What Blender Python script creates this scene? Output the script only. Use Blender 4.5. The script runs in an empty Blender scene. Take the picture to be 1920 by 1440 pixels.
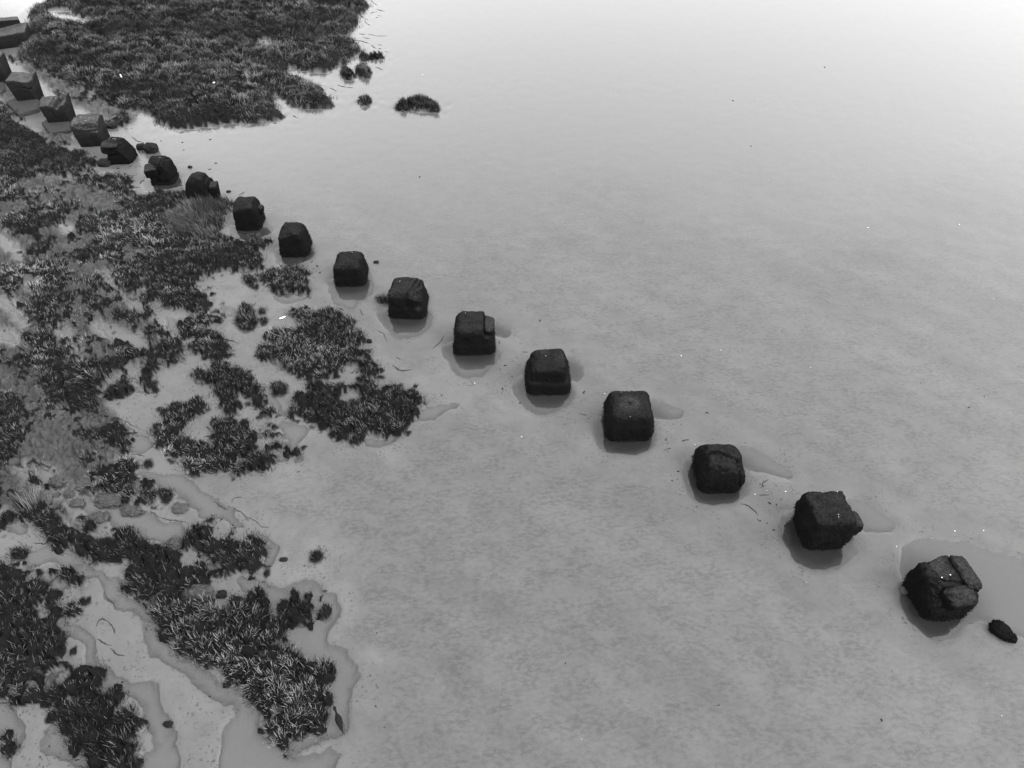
import bpy, bmesh, math, json, random
import numpy as np
from mathutils import Vector, Matrix

sc = bpy.context.scene
R = math.radians

# ------------------------------------------------------------------ camera
CAM_H = 12.0
PITCH = 45.5
cam = bpy.data.cameras.new('camera'); camo = bpy.data.objects.new('camera', cam)
sc.collection.objects.link(camo); sc.camera = camo
camo.location = (0, 0, CAM_H); camo.rotation_euler = (R(90 - PITCH), 0, 0)
cam.sensor_fit = 'HORIZONTAL'; cam.sensor_width = 36.0; cam.lens = 36.0 * 1330 / 1920
cam.clip_start = 0.1; cam.clip_end = 6000

# ------------------------------------------------------------------ world, sun, exposure
SUN_EL, SUN_AZ = 40.0, 112.0          # azimuth measured from +Y towards +X
world = bpy.data.worlds.new('World'); sc.world = world; world.use_nodes = True
nt = world.node_tree
bg = nt.nodes['Background']
sky = nt.nodes.new('ShaderNodeTexSky'); sky.sky_type = 'NISHITA'; sky.sun_disc = False
sky.sun_elevation = R(SUN_EL); sky.sun_rotation = R(SUN_AZ)
sky.air_density = 6.0; sky.dust_density = 0.0; sky.ozone_density = 1.0
bw = nt.nodes.new('ShaderNodeRGBToBW')
nt.links.new(sky.outputs[0], bw.inputs[0]); nt.links.new(bw.outputs[0], bg.inputs[0])
bg.inputs[1].default_value = 0.10
sl = bpy.data.lights.new('sun', 'SUN'); sl.energy = 0.5; sl.angle = R(30); sl.color = (1, 1, 1)
so = bpy.data.objects.new('sun', sl); sc.collection.objects.link(so)
sd = Vector((math.sin(R(SUN_AZ)) * math.cos(R(SUN_EL)), math.cos(R(SUN_AZ)) * math.cos(R(SUN_EL)), math.sin(R(SUN_EL))))
so.rotation_euler = sd.to_track_quat('Z', 'Y').to_euler(); so.location = sd * 60
sc.view_settings.view_transform = 'Standard'; sc.view_settings.look = 'None'
sc.view_settings.exposure = 2.68; sc.view_settings.gamma = 1.0; sc.view_settings.use_curve_mapping = False

# ------------------------------------------------------------------ site survey, metres on the ground
BLOCKS = json.loads("""[[7.71,6.3,0.94,0.74],[6.02,7.72,0.94,0.86],[4.303,9.093,0.981,0.742],[2.587,10.53,1.047,0.702],[0.842,11.972,1.059,0.661],[-0.945,13.328,1.038,0.675],[-2.747,14.687,0.99,0.71],[-4.463,15.992,0.894,0.654],[-6.29,17.331,0.834,0.735],[-7.957,18.671,0.837,0.77],[-9.78,20.004,0.88,0.9],[-11.496,21.319,0.788,0.709],[-13.352,22.634,0.82,0.691],[-14.862,23.912,0.9,0.871],[-16.748,25.565,0.9,0.836],[-18.766,27.352,0.9,0.944],[-20.737,29.017,0.85,1.036],[-22.088,32.992,1.341,0.677]]""")
TAPER = json.loads("""[[0.84,0.86],[0.8,0.88],[0.88,0.8],[0.92,0.84],[1,0.84],[1,0.84],[1,0.84],[1,0.84],[1,0.84],[1,0.84],[1,0.84],[1,0.84],[0.95,0.9],[0.9,1],[0.78,1],[0.75,1],[0.8,1],[0.9,1]]""")
VEG = json.loads("""[["upper",[[-23.132,39.733],[-23.182,37.891],[-23.374,36.906],[-22.221,34.639],[-21.251,33.199],[-21.447,31.784],[-21.091,31.196],[-20.251,30.343],[-19.19,29.739],[-18.595,29.793],[-18.332,29.151],[-17.865,28.631],[-17.261,28.225],[-16.58,28.124],[-16.01,27.243],[-15.111,26.537],[-14.676,26.307],[-13.661,26.307],[-13.421,25.856],[-12.874,25.198],[-12.268,24.857],[-11.565,24.984],[-11.028,25.155],[-10.544,25.328],[-9.628,25.458],[-9.132,25.458],[-8.467,25.59],[-8.677,26.08],[-9.236,26.91],[-9.471,27.728],[-9.349,27.925],[-8.995,27.484],[-8.659,26.91],[-7.871,26.583],[-7.36,26.583],[-6.841,26.537],[-7.011,27.147],[-7.367,27.728],[-7.593,28.376],[-8.308,28.734],[-8.61,29.151],[-9.408,29.793],[-9.481,30.624],[-8.947,30.232],[-8.233,30.012],[-7.743,30.012],[-7.471,30.232],[-7.517,30.624],[-7.226,30.908],[-6.998,30.624],[-7.093,31.488],[-6.723,32.084],[-6.787,32.821],[-7.22,33.454],[-7.734,33.647],[-7.514,34.843],[-7.265,35.325],[-7.539,36.611],[-7.131,37.356],[-7.184,38.28],[-7.541,39.077],[-8.061,44.444],[-9.208,54.991],[-17.369,59.438],[-30.458,54.991],[-25.677,44.444]]],["left",[[-23.203,27.099],[-19.888,27.099],[-19.545,26.91],[-18.585,25.546],[-17.877,24.984],[-16.94,24.151],[-16.152,23.551],[-15.413,23.239],[-14.523,22.894],[-14.036,21.935],[-14.201,21.685],[-13.506,21.509],[-12.755,21.405],[-12.457,20.756],[-12.398,20.327],[-12.986,20.425],[-13.561,20.992],[-14.349,20.992],[-15.283,21.509],[-16.195,21.935],[-17.275,21.935],[-19.903,21.509]]],["left",[[-16.756,20.908],[-15.546,20.656],[-15.136,19.925],[-15.699,19.649],[-16.198,19.806],[-18.729,19.806],[-19.374,20.908]]],["left",[[-13.999,20.992],[-13.235,21.163],[-13.034,20.656],[-13.356,20.491],[-13.805,20.74]]],["left",[[-13.111,20.74],[-12.471,20.656],[-12.23,20.246],[-12.333,19.846],[-12.659,19.925],[-12.947,20.327]]],["left",[[-11.956,20.085],[-11.346,20.409],[-10.782,20.656],[-10.51,20.085],[-10.472,19.455],[-10.753,19.301],[-10.444,18.999],[-9.883,19.846],[-9.106,20.085],[-8.783,19.532],[-8.941,18.775],[-8.651,17.637],[-8.493,17.913],[-7.898,17.913],[-7.23,17.774],[-7.163,17.5],[-7.353,17.164],[-7.163,16.707],[-7.084,16.388],[-7.278,16.263],[-7.993,16.139],[-8.386,16.077],[-8.76,16.326],[-8.313,15.833],[-8.352,15.593],[-7.857,14.897],[-7.993,14.397],[-7.662,14.343],[-7.504,13.916],[-7.566,13.656],[-7.109,13.003],[-6.936,12.857],[-6.987,12.571],[-7.477,12.571],[-8.074,12.906],[-8.235,13.3],[-8.519,13.969],[-8.24,14.289],[-8.959,14.562],[-9.607,14.897],[-9.925,15.183],[-9.979,15.534],[-9.902,15.833],[-10.309,16.139],[-10.416,16.642],[-10.687,16.966],[-11.261,17.365],[-11.719,17.637],[-12.057,17.5],[-12.444,17.774],[-12.919,18.054],[-13.264,18.483],[-13.259,18.849],[-12.778,19.074],[-12.342,19.225],[-12.965,19.532]]],["left",[[-15.196,18.628],[-14.077,18.849],[-13.574,17.913],[-13.206,17.098],[-13.373,16.707],[-13.93,16.836],[-14.379,17.365],[-14.844,17.913]]],["left",[[-13.318,18.054],[-12.81,17.983],[-12.584,17.637],[-12.81,17.432],[-13.125,17.705]]],["left",[[-13.897,16.452],[-13.106,16.707],[-12.434,16.388],[-12.097,15.955],[-12.063,15.534],[-12.468,15.299],[-12.903,15.299],[-13.582,15.955]]],["left",[[-11.816,15.299],[-11.163,15.299],[-10.857,14.897],[-11.145,14.728],[-11.535,14.728]]],["left",[[-11.557,16.642],[-11.022,16.836],[-10.309,16.139],[-10.067,15.474],[-10.106,15.183],[-10.547,15.299],[-11.131,16.139]]],["left",[[-11.949,15.955],[-11.554,16.077],[-10.824,15.357],[-10.805,15.125],[-11.381,15.299]]],["left",[[-16.767,16.452],[-14.374,16.201],[-14.088,16.077],[-13.277,15.474],[-12.993,15.183],[-13.126,15.011],[-13.7,15.299],[-13.918,15.299],[-16.195,15.474]]],["left",[[-12.072,14.897],[-11.642,14.728],[-11.324,14.235],[-11.498,14.074],[-11.86,14.343]]],["left",[[-12.946,14.784],[-12.423,14.728],[-12.08,14.289],[-11.6,13.916],[-11.553,13.656],[-12.02,13.707],[-12.452,13.969],[-12.77,14.343]]],["left",[[-11.172,14.289],[-10.906,14.235],[-10.74,13.916],[-10.946,13.916]]],["left",[[-10.816,14.617],[-10.413,14.673],[-10.012,14.452],[-9.821,14.128],[-9.463,13.811],[-9.542,13.656],[-9.835,13.707],[-10.161,14.021],[-10.148,13.811],[-10.457,13.811],[-10.697,14.235]]],["left",[[-12.335,13.3],[-12.016,13.553],[-11.541,13.553],[-11.115,13.201],[-10.932,12.857],[-10.496,12.152],[-10.45,11.971],[-10.622,11.926],[-11.289,12.061],[-11.857,12.857]]],["left",[[-9.659,12.809],[-9.2,12.906],[-8.653,12.665],[-8.538,12.336],[-8.586,11.926],[-9.015,11.881],[-9.314,12.336]]],["left",[[-9.093,13.351],[-8.638,13.401],[-8.337,13.102],[-8.227,12.665],[-8.473,12.618],[-8.785,12.857]]],["left",[[-11.459,12.152],[-10.785,12.152],[-10.538,11.881],[-10.341,11.573],[-10.284,11.229],[-10.608,11.4],[-11.019,11.616],[-11.289,11.926]]],["left",[[-9.566,12.152],[-8.635,12.152],[-8.366,11.66],[-8.43,11.486],[-8.649,11.748],[-9.011,11.704],[-8.883,11.529],[-8.91,11.272],[-9.327,11.229],[-9.561,11.66],[-9.332,11.881]]],["left",[[-13.286,11.573],[-11.989,11.486],[-11.52,11.357],[-11.241,11.229],[-10.957,11.02],[-10.951,10.814],[-10.596,10.572],[-10.426,10.335],[-10.318,9.913],[-10.522,9.913],[-10.738,10.179],[-10.726,9.913],[-10.999,9.875],[-11.201,10.102],[-11.328,10.179],[-12.508,10.179]]],["left",[[-10.182,10.453],[-10.103,10.612],[-9.846,10.572],[-9.545,10.572],[-9.284,10.374],[-9.062,10.413],[-8.644,10.257],[-8.409,9.95],[-8.715,9.837],[-9.036,9.913],[-9.33,9.988],[-9.718,10.141],[-9.963,10.296]]],["left",[[-12.051,9.362],[-10.914,9.362],[-10.676,9.397],[-10.334,9.219],[-10.177,9.009],[-9.893,8.94],[-9.628,8.668],[-9.442,8.502],[-9.299,8.306],[-9.399,8.113],[-9.524,7.924],[-9.774,8.113],[-10.083,8.306],[-10.321,8.568],[-10.611,8.872],[-10.886,8.975],[-11.835,8.975]]],["left",[[-11.262,8.436],[-10.446,8.436],[-10.202,8.273],[-10.01,8.05],[-9.992,7.8],[-10.093,7.739],[-10.882,7.739]]],["left",[[-8.512,9.47],[-8.369,9.542],[-8.169,9.47],[-8.045,9.29],[-7.906,9.219],[-7.925,9.044],[-8.027,8.872],[-8.181,8.837],[-8.372,9.184]]],["left",[[-7.835,8.803],[-7.704,8.975],[-7.468,8.94],[-7.333,8.635],[-7.318,8.436],[-7.472,8.338],[-7.698,8.436]]],["left",[[-8.977,7.769],[-8.779,7.739],[-8.53,7.497],[-8.504,7.348],[-8.723,7.319],[-8.816,7.527]]],["left",[[-8.452,7.527],[-8.438,7.678],[-8.188,7.708],[-7.875,7.647],[-7.634,7.497],[-7.547,7.678],[-7.315,7.617],[-7.093,7.437],[-6.777,7.348],[-6.589,7.173],[-6.42,7.202],[-6.229,7.087],[-6.041,6.973],[-5.762,6.721],[-5.827,6.53],[-6.073,6.45],[-6.242,6.369],[-6.435,6.29],[-6.629,6.423],[-6.815,6.53],[-7.037,6.53],[-7.163,6.666],[-7.201,6.832],[-7.178,6.973],[-7.442,7.001],[-7.81,6.973],[-8.007,7.144],[-8.248,7.231]]],["left",[[-6.341,7.678],[-6.15,7.739],[-5.906,7.8],[-5.633,7.769],[-5.487,7.527],[-5.48,7.407],[-5.368,7.378],[-5.167,7.497],[-5.022,7.437],[-4.9,7.467],[-4.753,7.29],[-4.755,7.087],[-4.598,6.86],[-4.621,6.749],[-4.91,6.805],[-4.949,6.666],[-5.364,6.639],[-5.512,6.805],[-5.662,6.973],[-6.003,7.26],[-6.281,7.407]]],["near",[[-7.915,10.896],[-7.911,11.062],[-7.649,11.103],[-7.276,10.896],[-7.368,11.187],[-7.271,11.272],[-7.04,11.02],[-6.972,10.896],[-7.104,10.733],[-7.089,10.492],[-7.256,10.453],[-7.092,10.218],[-6.762,9.913],[-6.499,9.615],[-6.356,9.326],[-6.473,9.149],[-6.737,9.184],[-7.065,9.326],[-7.321,9.579],[-7.478,9.875],[-7.695,9.913],[-8.078,10.413],[-7.954,10.572],[-7.731,10.532]]],["near2",[[-6.581,10.492],[-6.334,10.572],[-5.951,10.374],[-5.723,10.532],[-5.513,10.532],[-5.416,10.374],[-5.228,10.335],[-5.133,10.179],[-4.947,10.141],[-4.78,9.913],[-4.645,9.689],[-4.786,9.542],[-4.971,9.726],[-5.312,10.064],[-5.372,9.95],[-5.205,9.615],[-5.193,9.326],[-5.328,9.184],[-5.52,9.166],[-5.75,9.184],[-5.94,9.362],[-6.032,9.184],[-6.145,9.184],[-6.409,9.506],[-6.449,9.837],[-6.449,10.141]]],["strip",[[-7.672,12.152],[-7.19,12.152],[-7.175,12.43],[-6.921,12.336],[-6.452,12.152],[-6.176,11.704],[-5.932,11.486],[-5.796,11.187],[-5.632,11.02],[-5.429,10.937],[-5.369,10.814],[-5.582,10.814],[-5.785,11.02],[-6.053,11.229],[-6.261,11.314],[-6.439,11.4],[-6.297,11.103],[-6.169,10.855],[-6.34,10.814],[-6.48,10.773],[-6.666,11.103],[-6.794,11.443],[-7.084,11.792],[-7.491,11.881]]],["point",[[-5.714,14.074],[-5.508,13.916],[-5.714,13.604],[-6.246,13.553],[-6.197,13.351],[-5.881,13.151],[-6.212,13.003],[-6.218,12.761],[-5.853,12.198],[-5.563,12.336],[-4.916,12.016],[-4.476,11.881],[-4.261,11.926],[-4.109,12.152],[-3.834,12.244],[-3.563,12.152],[-3.428,11.881],[-3.148,11.926],[-3.196,12.29],[-3.402,12.618],[-3.666,12.857],[-3.935,13.102],[-3.75,13.201],[-3.836,13.553],[-4.148,13.811],[-4.234,14.128],[-4.502,14.074],[-4.602,14.452],[-4.878,14.617],[-5.188,14.397],[-5.432,14.562],[-5.761,14.452]]],["headland",[[-5.151,11.486],[-4.964,11.486],[-4.703,11.272],[-4.7,11.573],[-4.541,11.726],[-4.324,11.573],[-4.153,11.314],[-4.12,11.66],[-3.931,11.66],[-3.726,11.357],[-3.725,11.748],[-3.485,11.837],[-3.099,11.792],[-2.997,11.486],[-2.862,11.66],[-2.555,11.443],[-2.417,11.616],[-2.244,11.443],[-2.15,11.103],[-2.334,11.103],[-2.34,10.855],[-2.427,10.532],[-2.584,10.335],[-2.719,10.218],[-2.876,10.064],[-3.057,10.102],[-3.239,10.141],[-3.334,9.988],[-3.604,10.026],[-3.871,10.218],[-4.068,10.492],[-4.42,10.612],[-4.655,10.733],[-4.914,10.814],[-4.993,10.896],[-4.783,11.062],[-5.083,11.314]]],["square",[[-7.022,16.139],[-6.542,16.326],[-6.406,16.388],[-6.035,16.42],[-5.765,16.201],[-5.509,15.299],[-5.606,15.241],[-5.913,15.154],[-6.538,15.357],[-6.858,15.773]]],["left",[[-10.706,6.854],[-9.646,6.854],[-9.463,6.913],[-9.279,6.973],[-9.179,6.766],[-9.008,6.795],[-8.824,6.854],[-8.519,6.708],[-8.312,6.478],[-8.326,6.337],[-8.546,6.365],[-8.302,6.226],[-8.14,6.035],[-8.132,5.847],[-7.892,5.535],[-7.653,5.383],[-7.588,5.233],[-7.717,5.086],[-7.867,4.942],[-8.024,4.87],[-8.34,5.233],[-8.583,5.333],[-8.751,5.086],[-9.713,5.086]]],["left",[[-7.533,4.942],[-7.322,4.894],[-7.046,4.918],[-6.913,4.942],[-6.742,4.752],[-6.781,4.613],[-6.967,4.499],[-7.091,4.409],[-7.335,4.545],[-7.474,4.752]]],["left",[[-7.103,6.65],[-7.089,6.825],[-7.038,6.973],[-6.921,7.093],[-6.296,7.154],[-5.989,7.033],[-5.837,6.973],[-5.704,6.708],[-5.739,6.563],[-5.989,6.45],[-6.185,6.337],[-6.146,6.144],[-6.237,6.035],[-6.517,6.254],[-6.671,6.254],[-6.83,6.478],[-6.954,6.393],[-7.101,6.506]]],["bar",[[-8.061,6.144],[-7.943,6.226],[-7.678,6.144],[-7.593,6.062],[-7.81,6.035],[-7.976,6.008]]],["bar2",[[-7.757,5.795],[-7.607,5.795],[-7.442,5.638],[-7.459,5.561],[-7.591,5.638]]],["front",[[-7.384,4.188],[-7.352,4.32],[-7.197,4.387],[-7.012,4.387],[-6.893,4.545],[-6.547,4.613],[-6.518,4.66],[-6.283,4.66],[-6.039,4.568],[-5.951,4.387],[-6.04,4.253],[-5.848,4.101],[-5.697,3.993],[-5.779,3.908],[-5.995,3.887],[-6.038,3.762],[-5.792,3.578],[-5.835,3.457],[-5.876,3.221],[-6.305,3.221],[-6.511,3.457],[-6.657,3.598],[-6.589,3.7],[-6.828,3.741],[-7.169,3.908],[-7.248,4.036]]],["corner",[[-8.863,3.972],[-8.187,3.972],[-7.974,3.951],[-7.78,3.783],[-7.788,3.618],[-7.951,3.68],[-8.081,3.762],[-8.748,3.762]]],["tongue",[[-6.402,5.927],[-6.322,6.062],[-6.112,6.116],[-5.874,6.089],[-5.474,6.198],[-5.177,6.198],[-4.749,6.226],[-4.703,6.45],[-4.613,6.506],[-4.487,6.309],[-4.268,5.927],[-4.268,5.821],[-4.35,5.742],[-4.126,5.638],[-4.128,5.433],[-3.963,5.358],[-3.792,5.358],[-3.546,5.111],[-3.526,4.894],[-3.435,5.159],[-3.271,5.184],[-3.143,5.014],[-3.007,4.918],[-2.923,4.847],[-2.982,4.776],[-3.123,4.776],[-3.038,4.568],[-3.119,4.499],[-2.983,4.387],[-3.021,4.342],[-3.144,4.387],[-3.042,4.209],[-3.041,4.079],[-3.205,3.993],[-3.327,3.93],[-3.408,3.887],[-3.332,3.741],[-3.408,3.68],[-3.577,3.741],[-3.791,3.993],[-4.021,4.015],[-4.19,4.144],[-4.218,4.342],[-4.368,4.477],[-4.515,4.59],[-4.688,4.66],[-5.079,4.87],[-5.383,5.086],[-5.688,5.283],[-6.115,5.535],[-6.198,5.847]]],["spur",[[-4.332,6.198],[-4.172,6.171],[-4.203,6.421],[-4.054,6.45],[-3.855,6.365],[-3.789,6.171],[-3.625,6.116],[-3.527,6.008],[-3.549,6.254],[-3.416,6.226],[-3.233,6.062],[-3.239,5.954],[-3.406,5.9],[-3.516,5.821],[-3.656,5.768],[-3.784,5.664],[-3.996,5.612],[-4.156,5.768],[-4.142,5.927],[-4.122,6.062],[-4.287,6.116]]],["isl_ra",[[-6.495,31.617],[-6.466,31.952],[-6.28,31.784],[-6.233,31.451],[-6.232,31.232],[-6.407,31.254]]],["isl_rb",[[-6.213,31.617],[-6.155,31.761],[-6.065,31.672],[-6.014,31.363],[-6.118,31.341]]],["isl_rc",[[-6.03,31.672],[-5.919,31.784],[-5.833,31.561],[-5.822,31.287],[-5.956,31.319]]],["isl_rd",[[-5.815,31.617],[-5.746,31.784],[-5.637,31.784],[-5.579,31.396],[-5.752,31.341]]],["isl_pa",[[-7.062,29.861],[-6.967,30.221],[-6.72,30.118],[-6.523,29.657],[-6.409,29.456],[-6.583,29.256],[-6.899,29.306]]],["isl_pb",[[-6.358,29.607],[-6.427,30.169],[-6.285,30.43],[-6.046,30.378],[-5.855,29.912],[-5.847,29.556],[-6.083,29.476]]],["isl_tuft",[[-5.896,27.182],[-5.729,27.317],[-5.535,27.272],[-5.503,26.959],[-5.658,26.827],[-5.826,26.871]]],["isl_la",[[-4.305,26.739],[-4.201,26.915],[-3.999,26.827],[-3.942,26.652],[-3.959,26.435],[-4.245,26.435]]],["isl_long",[[-4.066,26.915],[-3.909,27.093],[-3.693,27.272],[-3.288,27.093],[-3.034,26.827],[-2.845,26.608],[-2.807,26.349],[-3.073,26.349],[-3.573,26.392],[-3.727,26.608],[-3.908,26.696]]],["tus",[[-5.661,11.792],[-5.381,11.815],[-5.255,11.529],[-5.341,11.357],[-5.537,11.4],[-5.651,11.616]]],["tus",[[-7.855,9.47],[-7.719,9.488],[-7.643,9.29],[-7.749,9.255]]],["tus",[[-3.849,7.202],[-3.771,7.26],[-3.645,7.202],[-3.62,7.073],[-3.714,7.03],[-3.824,7.073]]],["tus",[[-7.26,8.702],[-7.104,8.769],[-6.981,8.568],[-6.996,8.371],[-7.129,8.403]]],["tus",[[-6.095,8.034],[-6.044,8.088],[-5.97,8.018],[-5.971,7.93],[-6.056,7.949]]],["tus",[[-9.587,7.246],[-9.492,7.313],[-9.3,7.26],[-9.231,7.144],[-9.357,7.087],[-9.523,7.116]]],["tus",[[-3.72,15.068],[-3.483,15.039],[-3.257,14.954],[-3.23,14.728],[-3.486,14.784]]],["tus",[[-7.491,16.077],[-7.358,16.139],[-7.027,15.712],[-6.923,15.299],[-7.113,15.474],[-7.358,15.712]]],["tus",[[-7.241,14.728],[-6.992,14.728],[-6.815,14.452],[-6.562,13.863],[-6.646,13.656],[-6.918,13.656],[-7.203,14.074],[-7.102,14.343]]],["tus",[[-6.66,14.534],[-6.541,14.551],[-6.466,14.316],[-6.601,14.3]]],["tus",[[-6.555,14.181],[-6.405,14.208],[-6.327,13.916],[-6.469,13.905]]],["tus",[[-8.091,8.535],[-7.885,8.568],[-7.78,8.436],[-7.885,8.354],[-8.006,8.387]]]]""")
HOLES = json.loads("""[[[-22.726,37.356],[-21.55,37.356],[-21.003,36.392],[-19.822,35.888],[-19.498,34.979],[-20.232,35.186],[-21.186,35.534],[-21.991,36.031]],[[-11.559,33.199],[-11.254,33.712],[-10.682,33.647],[-10.323,32.821],[-10.662,32.449]],[[-9.13,35.255],[-8.908,35.675],[-8.429,35.534],[-8.468,35.048]],[[-9.232,34.504],[-9.06,34.504],[-8.784,33.454],[-9.014,33.647]],[[-9.652,33.009],[-8.937,33.009],[-8.828,32.696],[-9.432,32.758]],[[-9.505,37.891],[-8.516,37.507],[-8.854,37.205],[-9.287,37.431]],[[-18.931,33.842],[-18.367,33.647],[-18.02,33.199],[-18.358,33.326]],[[-15.748,38.437],[-15.128,38.596],[-14.612,38.202],[-15.338,37.968]],[[-19.804,38.916],[-19.461,39.077],[-19.07,38.755],[-19.382,38.516]],[[-13.978,33.518],[-13.199,33.326],[-13.253,32.696],[-13.85,32.946]]]""")
CLOD = json.loads("""[[[-20.83,21.863],[-17.275,21.935],[-15.283,21.509],[-12.285,20.165],[-10.437,19.225],[-9.154,17.231],[-9.797,15.955],[-9.578,14.128],[-8.47,13.3],[-8.082,12.523],[-8.474,12.152],[-9.314,12.336],[-9.599,11.443],[-8.66,10.612],[-8.252,9.689],[-8.541,9.397],[-7.321,8.837],[-6.855,8.436],[-7.461,8.306],[-7.994,8.568],[-9.148,8.702],[-8.964,7.8],[-8.543,7.557],[-8.959,7.557],[-9.67,8.177],[-10.315,8.177],[-12.464,8.177]],[[-9.608,8.273],[-9.303,8.436],[-8.878,8.209],[-8.702,7.987],[-8.502,7.955],[-8.279,7.8],[-8.398,7.708],[-8.555,7.708],[-8.833,7.862],[-9.216,7.831],[-9.5,7.987]],[[-8.981,6.795],[-8.399,6.913],[-8.163,6.737],[-8.049,6.592],[-8.221,6.45],[-8.389,6.535]],[[-8.751,5.086],[-8.34,5.233],[-7.867,4.942],[-7.565,5.014],[-7.413,4.776],[-7.329,4.477],[-7.53,4.409],[-7.888,4.431],[-8.337,4.545],[-8.535,4.66]],[[-7.086,6.535],[-6.841,6.506],[-6.389,6.254],[-6.313,6.035],[-6.551,6.062],[-6.882,6.198]],[[-6.846,4.545],[-6.547,4.613],[-6.45,4.364],[-6.607,4.298],[-6.795,4.364]],[[-20.173,27.664],[-19.509,27.177],[-18.577,25.785],[-17.677,24.91],[-17.284,25.082],[-16.073,24.488],[-15.445,23.751],[-16.285,23.751],[-16.932,24.157],[-17.44,24.91],[-17.876,24.996],[-18.567,25.518],[-19.533,26.89]],[[-21.59,31.371],[-20.237,30.455],[-18.401,29.257],[-17.218,28.124],[-15.913,27.004],[-14.665,26.17],[-13.905,25.59],[-14.113,24.984],[-14.936,25.328],[-16.54,26.537],[-18.387,28.124],[-20.498,30.066]]]""")
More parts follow.
